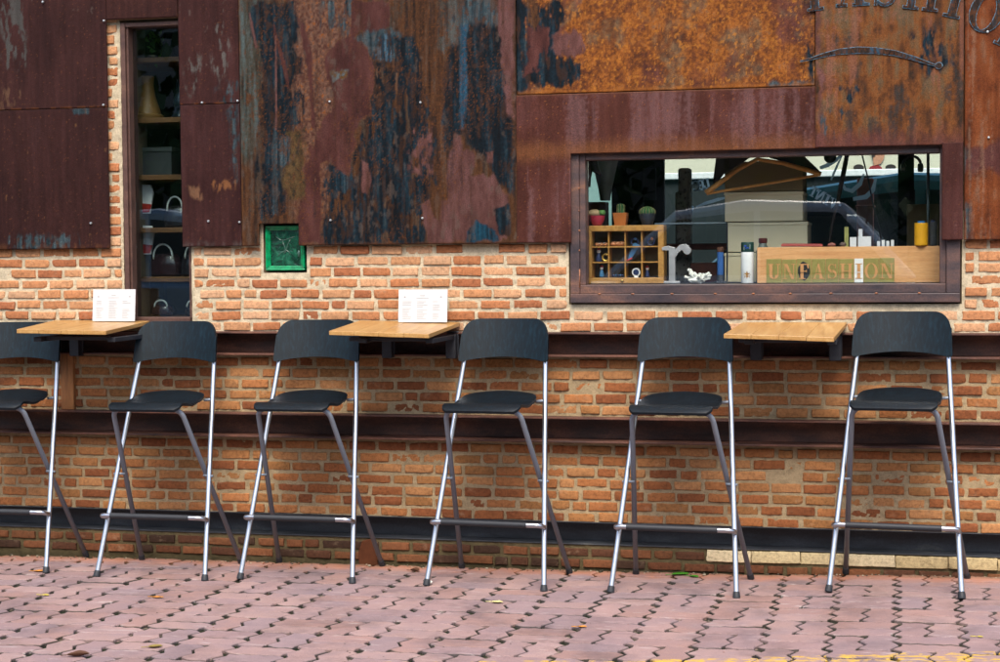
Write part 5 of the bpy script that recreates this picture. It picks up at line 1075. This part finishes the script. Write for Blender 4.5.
# ================================================================== TABLES
def wall_table(lb, fl, fr, br, bl, arms, extra=None):
    tb = thing('wall_table', lb, 'table', ((bl[0] + br[0]) / 2, -.01, bl[2]), 'small wall tables between the stools')
    mb = MB(); n = 4; q = [Vector(v) for v in (fl, fr, br, bl)]; dz = .0165
    for k in range(n):   # four planks running to the wall, hairline joints
        a, b = k / n + (.0008 if k else 0), (k + 1) / n - (.0008 if k < n - 1 else 0); f0, f1 = q[0].lerp(q[1], a), q[0].lerp(q[1], b); b0, b1 = q[3].lerp(q[2], a), q[3].lerp(q[2], b)
        o = Vector((0, 0, random.uniform(-.0005, .0005))); mb.hexa([f0 + o, f1 + o, b1 + o, b0 + o], dz)
    mb.build('tabletop', M_table, tb, bevel=.0018)
    for a, b in arms:
        mb = MB(); mb.box(a, b, -.085, -.045, .866, .962); mb.box(a + .004, b - .004, -.40, -.05, .945, .9635); mb.box(a - .004, b + .004, -.052, -.0405, .868, .975)
        mb.build('bracket', M_dark, tb, bevel=.002)
    mb = MB(); x0, x1 = fl[0] + .045, fr[0] - .045; mb.box(x0, x1, -.36, -.335, .950, .9655); mb.build('rail', M_dark, tb, bevel=.002)
wall_table('wall table with a white menu and a timber post below, at the left end', (-3.512, -.47, .999), (-3.116, -.47, .994), (-3.139, -.012, 1.015), (-3.579, -.012, 1.018), [(-3.480, -3.437), (-3.15, -3.108)])
wall_table('wall table with a white menu between the third and fourth stools', (-2.171, -.47, .996), (-1.767, -.47, .984), (-1.763, -.012, 1.010), (-2.192, -.012, 1.018), [(-2.077, -2.036), (-1.805, -1.763)])
wall_table('bare wall table without a menu beside the rightmost stool', (-0.638, -.47, .988), (-0.238, -.47, .976), (-0.206, -.012, 1.012), (-0.608, -.012, 1.012), [(-.573, -.530), (-.270, -.227)])
def menu(lb, x0, x1, z0, z1):
    m = thing('menu_card', lb, 'menu', ((x0 + x1) / 2, -.09, z0), 'menus on the wall tables'); y = -.085
    MB().add([(x0, y, z0), (x1, y, z0), (x1, y + .014, z1), (x0, y + .014, z1), (x0, y + .003, z0), (x1, y + .003, z0), (x1, y + .017, z1), (x0, y + .017, z1)], [(0, 1, 2, 3), (7, 6, 5, 4), (0, 4, 5, 1), (3, 2, 6, 7), (0, 3, 7, 4), (1, 5, 6, 2)]).build('card', plain('menu_paper', (.52, .52, .515), .45, var=.03), m)
    mb = MB(); W_ = x1 - x0; H_ = z1 - z0
    def q(u0, u1, v0, v1): 
        f = lambda u, v: (x0 + u * W_, y + .014 * v - .0008, z0 + v * H_); mb.add([f(u0, v0), f(u1, v0), f(u1, v1), f(u0, v1)], [(0, 1, 2, 3)])
    for c0, c1 in ((.08, .28), (.38, .62), (.70, .90)):
        for k in range(11):
            v = .62 - k * .052
            if random.random() > .15: q(c0, c0 + (c1 - c0) * random.uniform(.5, 1), v, v + .014)
    q(.44, .54, .80, .825); q(.36, .62, .73, .745)
    mb.build('print', plain('faint_grey_print', (.36, .36, .355), .6, var=.03), m)
    mb = MB()
    for u in (.13, .87): q(u - .018, u + .018, .755, .785)
    mb.build('corner_mark', plain('grey_print', (.25, .25, .25), .6), m)
menu('white menu card on the left wall table beside the narrow window', -3.369, -3.173, 1.0165, 1.152)
menu('white menu card on the middle wall table between two stools', -2.005, -1.798, 1.0135, 1.147)

# ================================================================== BAR STOOLS
def stool_proto():
    st = thing('bar_stool', 'x', 'bar stool', (0, 0, 0), 'black folding bar stools along the wall')
    # long bright tubes: front foot up to the backrest
    for s in (-1, 1):
        a = Vector((s * .2385, 0, .018)); b = Vector((s * .1705, .28, .865)); c = Vector((s * .1635, .306, .975)); r = .0103
        lg = MB().tube([a, a.lerp(b, .5), b, c], r, 14).build('leg', M_chrome, st, smooth=True, label='bright silver front leg running up to the backrest')
        d = (a - b).normalized(); MB().tube([a + d * .019, a + d * .012, a - d * .006], [.0140, .0145, .0124], 12).build('foot_cap', M_rubber, lg, smooth=True)
    for s in (-1, 1):
        pts = fillet([(s * .229, .37, .018), (s * .150, -.004, .690), (s * .02, -.006, .690)], .046, 9)
        lg = MB().tube(pts, .0101, 14).build('leg', M_grey, st, smooth='all', label='grey rear leg bent in under the seat')
        a = Vector((s * .229, .37, .018)); d = (a - Vector((s * .150, -.004, .690))).normalized(); MB().tube([a + d * .018, a + d * .012, a - d * .006], [.0135, .014, .012], 12).build('foot_cap', M_rubber, lg, smooth=True)
    MB().tube([(-.03, -.006, .690), (.03, -.006, .690)], .0108, 12).build('cross_tube', M_grey, st, smooth='all')
    for s in (-1, 1):
        z = .405; t_ = (z - .018) / (.865 - .018); x = .2385 + (.1705 - .2385) * t_; y = .28 * t_
        MB().tube([(s * (x - .03), y + .012, z), (s * (x + .015), y, z)], .0052, 10).build('pivot_bolt', M_grey, st, smooth='all')
        z = .710; t_ = (z - .018) / (.865 - .018); x = .2385 + (.1705 - .2385) * t_; y = .28 * t_
        MB().tube([(s * .145, y, z - .004), (s * (x + .004), y, z)], .006, 10).build('seat_pin', M_grey, st, smooth='all')
    # footrest
    z = .238; t_ = (z - .018) / (.865 - .018); x = .2385 + (.1705 - .2385) * t_; y = .28 * t_
    pts = fillet([(-x - .002, y - .004, z - .004), (-x - .006, y - .062, z + .012), (x + .006, y - .062, z + .012), (x + .002, y - .004, z - .004)], .045, 8)
    fr = MB().tube(pts, .0098, 14).build('footrest', M_chrome, st, smooth=True)
    MB().tube([(-x + .042, y - .062, z + .012), (x - .052, y - .062, z + .012)], .0118, 14).build('grip_sleeve', M_rubber, fr, smooth=True)
    for s in (-1, 1): MB().sphere((s * (x + .006), y - .012, z - .003), .010, 10, 8, 0, (.7, 1, 1)).build('end_cap', M_grey, fr, smooth='all')
    # backrest
    us = sorted(set([round(k / 16, 4) for k in range(-16, 17)] + [s * (1 - q) for s in (-1, 1) for q in (.003, .012, .027, .05, .08, .12, .16, .2, .25, .3)]))
    Wd = .188; nz = 14; F_ = []; Bk = []
    def outline(u):
        x = abs(u) * Wd; zt = 1.030; rt = .062
        d = max(0, x - (Wd - .004 - rt)); zt -= rt - math.sqrt(max(0, rt * rt - min(d, rt) ** 2))
        zb = .8575 + .021 * (1 - u * u); rb = .014
        d = max(0, x - (Wd - rb)); zb += rb - math.sqrt(max(0, rb * rb - min(d, rb) ** 2))
        return zb, zt
    for u in us:
        zb, zt = outline(u)
        for k in range(nz + 1):
            v = k / nz; z = zb + (zt - zb) * v
            tp = 1 - .045 * ((z - .86) / .17); x = u * Wd * tp
            y = .288 + (z - .865) * .255 + .034 * (1 - u * u) - .037
            F_.append((x, y, z)); 
    n = len(us); m_ = nz + 1; vs = F_ + [(x, y + .0125, z) for x, y, z in F_]; fs = []; o = n * m_
    for i in range(n - 1):
        for k in range(nz):
            a = i * m_ + k; fs.append((a, a + m_, a + m_ + 1, a + 1)); fs.append((o + a + 1, o + a + m_ + 1, o + a + m_, o + a))
    rim = [i * m_ for i in range(n)] + [(n - 1) * m_ + k for k in range(1, m_)] + [i * m_ + nz for i in range(n - 2, -1, -1)] + [k for k in range(nz - 1, 0, -1)]
    for i in range(len(rim)): a, b = rim[i], rim[(i + 1) % len(rim)]; fs.append((a, o + a, o + b, b))
    MB().add(vs, fs).build('backrest', M_chairwood, st, smooth=True, bevel=.0022)
    # seat: rolled front lip, rounded raised rear
    nu = 32; nv = 40; V = []
    for j in range(nv + 1):
        v = j / nv; y = -.052 + .342 * v
        if v < .08: hw = .158 - .020 * (1 - v / .08) ** 2
        elif v < .55: hw = .158 - .003 * (v - .08)
        else: t_ = (v - .55) / .45; hw = .1565 * (1 - t_ ** 4) ** .5
        hw = max(hw, .020)
        z = .7165
        if v < .17: z -= .0245 * (1 - v / .17) ** 2.0
        z -= .010 * math.exp(-((v - .42) / .16) ** 2)
        if v > .5: t_ = (v - .5) / .5; z += .0265 * t_ * t_ * (3 - 2 * t_)
        for i in range(nu + 1):
            u = -1 + 2 * i / nu; uu = math.sin(u * math.pi / 2) * .35 + u * .65
            V.append((uu * hw, y + (.0 if v > .2 else .010 * u * u * (1 - v / .2)), z - .002 * u * u - (.004 * u ** 4 if v > .6 else 0)))
    vs = V + [(x, y + (.004 if y < -.03 else 0), z - .0108) for x, y, z in V]; fs = []; m_ = nu + 1; o = len(V)
    for j in range(nv):
        for i in range(nu): a = j * m_ + i; fs.append((a, a + 1, a + m_ + 1, a + m_)); fs.append((o + a + m_, o + a + m_ + 1, o + a + 1, o + a))
    rim = [i for i in range(m_)] + [j * m_ + nu for j in range(1, nv + 1)] + [nv * m_ + i for i in range(nu - 1, -1, -1)] + [j * m_ for j in range(nv - 1, 0, -1)]
    for i in range(len(rim)): a, b = rim[i], rim[(i + 1) % len(rim)]; fs.append((b, a, o + a, o + b))
    se = MB().add(vs, fs).build('seat', M_seatwood, st, smooth=True, bevel=.0022)
    for s in (-1, 1): MB().box(s * .062 - .016, s * .062 + .016, -.022, .012, .680, .7005).build('clip', M_rubber, se, bevel=.002)
    return st
st0 = stool_proto()
def copy_tree(o, parent=None):
    c = o.copy(); COL.objects.link(c)
    if parent is not None: c.parent = parent; c.matrix_parent_inverse = o.matrix_parent_inverse.copy()
    for ch in list(o.children): copy_tree(ch, c)
    return c
SP = [(-3.692, -.378, .5, 'black bar stool cut off by the left edge, before the menu table'),
      (-2.957, -.435, -1.7, 'black bar stool below the narrow window, right of the left table'),
      (-2.346, -.402, -2.0, 'black bar stool left of the middle table with a menu'),
      (-1.563, -.435, -5.2, 'black bar stool right of the middle table, below the display window corner'),
      (-.830, -.462, -4.4, 'black bar stool left of the bare table under the display window'),
      (-.022, -.400, -6.2, 'rightmost black bar stool, right of the bare table')]
protos = [st0] + [copy_tree(st0) for _ in SP[1:]]
for o, (x, y, a, lb) in zip(protos, SP):
    o.location = (x, y, gz(x) + .0005); o.rotation_euler = (0, R(-.3), R(a)); o['label'] = lb

# ================================================================== LEAVES
def leaf(lb, x, y, ang, L, Wd, m, curl=.3, lift=.003):
    mb = MB(); n = 9; vs = []
    for i in range(n + 1):
        t_ = i / n; w_ = Wd * math.sin(math.pi * min(1, t_ * .96 + .02)) ** .8; u = (t_ - .5) * L
        for s in (-1, -.5, 0, .5, 1):
            vs.append((u, s * w_, lift + curl * (abs(s) ** 1.6) * w_ + .35 * curl * L * (t_ - .4) ** 2 + .0015 * noise.noise(Vector((u * 90, s * 3, x * 9)))))
    fs = [(i * 5 + k, (i + 1) * 5 + k, (i + 1) * 5 + k + 1, i * 5 + k + 1) for i in range(n) for k in range(4)]
    c, s = math.cos(ang), math.sin(ang); vs = [(x + a * c - b * s, y + a * s + b * c, gz(x) + z) for a, b, z in vs]
    mb.add(vs, fs); mb.tube([vs[2], (vs[2][0] - .02 * c, vs[2][1] - .02 * s, gz(x) + .004)], .001, 5); o = mb.build('fallen_leaf', m, None, smooth='all'); so = o.modifiers.new('t', 'SOLIDIFY'); so.thickness = .0006
    prop(o, lb, 'leaf', 'fallen leaves on the pavement')
LO = plain('leaf_orange', sr(206, 136, 54, .75), .6); LY = plain('leaf_yellow', sr(206, 186, 84, .75), .6); LB = plain('leaf_dead_brown', sr(92, 58, 36, .7), .7); LG = plain('leaf_fresh_green', sr(70, 140, 36, .7), .45); LP = plain('leaf_pale', sr(214, 204, 140, .8), .6); LK = plain('leaf_olive', sr(150, 132, 66, .7), .6)
leaf('orange dry leaf on the paving by the leftmost stool', -3.488, -0.366, .1, .055, .016, LO)
leaf('small yellowish leaf on the paving in front of the leftmost stool', -3.217, -0.827, -.1, .035, .012, LY)
leaf('narrow orange leaf on open paving left of the centre', -2.759, -0.797, .0, .045, .010, LO)
leaf('large curled brown leaf at the bottom left', -2.610, -1.734, .15, .075, .016, LB, .9)
leaf('olive leaf with ragged edge near the bottom left', -2.413, -1.575, .35, .05, .014, LK, .5)
leaf('pale cream leaf on open paving near the middle', -1.453, -0.695, -.05, .046, .014, LP)
leaf('thin rust brown leaf on the paving right of the middle', -1.066, -1.060, .0, .034, .008, LO, .6)
leaf('dark crumpled leaf close to the wall near the fourth stool', -1.928, -0.145, -.4, .045, .012, LB, 1.1)
leaf('big fresh green leaf lying by the wall', -0.854, -0.068, .25, .075, .020, LG, .4)
leaf('small fresh green leaf next to the big green one', -0.795, -0.102, -.5, .045, .014, LG, .4)
leaf('brown crumpled leaf by the wall at the right end', 0.269, 0.020, .1, .05, .012, LB, .9)
leaf('tiny yellow leaf on the paving under the rightmost stool', 0.252, -1.064, .0, .022, .007, LY)
mb = MB(); random.seed(5)
for k in range(620):
    x = random.uniform(-5, 1.8); y = -.008 - abs(random.gauss(0, .03)); r = random.uniform(.0012, .0042) * (1.6 if random.random() < .06 else 1)
    mb.sphere((x, y, gz(x) + r * .4), r, 6, 4, random.choice((0, 0, 1, 2)), (1.2, 1, .6), .5)
for k in range(260):
    x = random.uniform(-4.6, 1.2); y = random.uniform(-1.9, -.05); r = random.uniform(.0010, .0026); mb.sphere((x, y, gz(x) + r * .4), r, 5, 4, random.choice((0, 1, 2)), (1.3, 1, .5), .5)
prop(mb.build('grit', [plain('grit_soil', (.06, .05, .035), .95), plain('grit_brick', sr(150, 92, 64, .6), .9), plain('grit_lime', sr(190, 176, 150, .6), .9)]), 'loose grit and brick crumbs scattered along the wall foot and paving', 'grit', None, 'stuff')
x, y = -1.801, -0.401; mb = MB(); mb.sphere((x, y, gz(x) + .011), .017, 12, 8, 0, (1.1, .8, .6), .45); prop(mb.build('white_pebble', plain('chalk_white', (.66, .63, .56), .8), smooth='all'), 'white crumpled scrap at the foot of the fourth stool', 'scrap')

# ================================================================== ACROSS THE STREET (seen in the glass)
def car(lb, x, y, col, flip=1, grp='cars parked across the street'):
    c = thing('parked_car', lb, 'car', (x, y, -.14), grp); mb = MB(); z0 = -.14
    low = [(-2.1, .32), (-2.05, .62), (-1.9, .86), (-1.2, .96), (1.15, .98), (1.95, .92), (2.1, .7), (2.12, .32)]
    top = [(-1.2, .95), (-.45, 1.50), (.2, 1.58), (1.1, 1.55), (1.75, .97)]
    P_ = plain(lb.split()[0] + '_car_paint', col, .2, .3, .6, .04)
    mb.prism([(x + flip * a, z0 + b * 1.2) for a, b in low], y - .86, y + .86); mb.build('body', P_, c, bevel=.06)
    MB().prism([(x + flip * a, z0 + b * 1.2) for a, b in top], y - .74, y + .74).build('cabin', P_, c, bevel=.05)
    gl = plain('car_glass', (.02, .035, .04), .05, 0, .7)
    for s in (-1, 1):
        MB().prism([(x + flip * a, z0 + b * 1.2) for a, b in [(-1.0, 1.0), (-.42, 1.43), (.28, 1.49), (.28, 1.0)]], y + s * .742 - .006, y + s * .742 + .006).build('window', gl, c)
        MB().prism([(x + flip * a, z0 + b * 1.2) for a, b in [(.34, 1.0), (.34, 1.49), (1.05, 1.47), (1.55, 1.0)]], y + s * .742 - .006, y + s * .742 + .006).build('window', gl, c)
        for wx in (-1.35, 1.35):
            wh = MB().lathe((x + wx, y + s * .80, z0 + .32), [(.30, -.10), (.32, -.08), (.32, .08), (.30, .10)], 28, M=Matrix.Rotation(R(90), 3, 'X')).build('wheel', M_rubber, c, smooth=True)
            MB().lathe((x + wx, y + s * .905, z0 + .32), [(.20, -.012), (.19, .012)], 20, M=Matrix.Rotation(R(90), 3, 'X')).build('rim', M_chrome, wh, smooth=True)
    for s in (-1, 1): MB().box(x + flip * -2.10 - .02, x + flip * -2.10 + .02, y + s * .62 - .16, y + s * .62 + .16, z0 + .62, z0 + .76).build('headlight', M_white, c, bevel=.01)
car('teal car added behind the shop in place of reflected car windows', -.2, 4.55, (.10, .30, .30), 1, None)  # first car is made up, standing in for car windows reflected in the glass
car('silver parked car across the street', -1.6, -9.6, (.62, .64, .66)); car('blue parked car across the street', -7.0, -9.6, (.30, .38, .46), -1)
def tree(lb, x, y, h, r):
    t_ = thing('street_tree', lb, 'tree', (x, y, -.3), 'trees across the street')
    MB().tube([(x, y, -.35), (x + .05, y, h * .3), (x - .05, y + .1, h * .6), (x, y, h * .9)], [.2, .16, .1, .03], 10).build('trunk', plain('bark', (.08, .06, .045), .9), t_, smooth='all')
    mb = MB()
    for k in range(1500):
        a = random.uniform(0, 6.283); e = math.asin(random.uniform(-1, 1)); q = random.uniform(.35, 1) ** .5; d = Vector((math.cos(a) * math.cos(e), math.sin(a) * math.cos(e), math.sin(e)))
        q *= 1 + .35 * noise.noise(d * 2 + Vector((x, y, 0))); c = Vector((x, y, h * .62)) + Vector((d.x * r, d.y * r, d.z * h * .42)) * q
        s = random.uniform(.12, .24); u = Vector((random.gauss(0, 1), random.gauss(0, 1), random.gauss(0, 1))).normalized() * s; v = u.cross(d + Vector((.1, .2, .3))).normalized() * s * .5; mb.add([c - u, c + v, c + u, c - v], [(0, 1, 2, 3)])
    mb.build('crown', plain('street_foliage', (.035, .075, .02), .6, 0, .3, .5, .6), t_)
for k, (x, y, h, r) in enumerate(((-9, -14.5, 6, 2.6), (-4.6, -15.5, 7, 3), (.2, -14.8, 6.4, 2.8), (4.6, -15.2, 6.6, 2.8))): tree(('tree across the street reflected in the narrow window', 'tree across the street behind the silver car', 'tree across the street reflected in the display window', 'tree across the street to the far right')[k], x, y, h, r)
ob = thing('opposite_building', 'dark shaded building across the street', 'building', (-2, -20, -.3)); MB().box(-22, 18, -20, -17.5, -.3, 6.0).build('wall', plain('grey_render', (.26, .25, .23), .8), ob)  # outside the view; height and grey chosen for the skylight reaching the shop
for k in range(9): MB().box(-20 + k * 4.2, -18 + k * 4.2, -17.5, -17.48, 1, 3).build('window', plain('dark_window', (.03, .04, .045), .15), ob)

# ================================================================== CAMERA, LIGHT, WORLD
cam = bpy.data.cameras.new('Camera'); co = bpy.data.objects.new('Camera', cam); COL.objects.link(co); scene.camera = co
cam.sensor_width = 36; cam.lens = 1698 / 1000 * 36; cam.clip_end = 2000; cam.clip_start = .05
yaw, pitch, roll = R(-13.311), R(-2.690), R(-.509)
fw = Vector((math.sin(yaw) * math.cos(pitch), math.cos(yaw) * math.cos(pitch), math.sin(pitch))); rt = fw.cross(Vector((0, 0, 1))).normalized(); up = rt.cross(fw)
r2 = rt * math.cos(roll) + up * math.sin(roll); u2 = -rt * math.sin(roll) + up * math.cos(roll)
M = Matrix.Identity(4)
for i in range(3): M[i][0] = r2[i]; M[i][1] = u2[i]; M[i][2] = -fw[i]
M.translation = Vector((0, -6.75, 1.30)); co.matrix_world = M
SUN_EL, SUN_AZ = 54, 10          # azimuth measured from -Y (street side) towards +X
w = bpy.data.worlds.new('World'); scene.world = w; w.use_nodes = True; nt = w.node_tree
bg = nt.nodes['Background']; sky = nt.nodes.new('ShaderNodeTexSky'); sky.sky_type = 'NISHITA'; sky.sun_disc = False
sky.sun_elevation = R(SUN_EL); sky.sun_rotation = R(180 - SUN_AZ); sky.air_density = 1.0; sky.dust_density = 3.0; sky.ozone_density = 1.0
nt.links.new(sky.outputs[0], bg.inputs[0]); bg.inputs[1].default_value = .15
sl = bpy.data.lights.new('Sun', 'SUN'); sl.energy = 1.5; sl.angle = R(26); sl.color = (1, .93, .82); so = bpy.data.objects.new('Sun', sl); COL.objects.link(so)
sd = Vector((math.sin(R(SUN_AZ)) * math.cos(R(SUN_EL)), -math.cos(R(SUN_AZ)) * math.cos(R(SUN_EL)), math.sin(R(SUN_EL))))
so.rotation_euler = sd.to_track_quat('Z', 'Y').to_euler(); so.location = sd * 30
vs = scene.view_settings; vs.view_transform = 'Standard'; vs.look = 'None'; vs.exposure = 1.32; vs.gamma = 1; vs.use_curve_mapping = False
scene.cycles.max_bounces = 8; scene.cycles.transparent_max_bounces = 12; scene.cycles.use_denoising = True
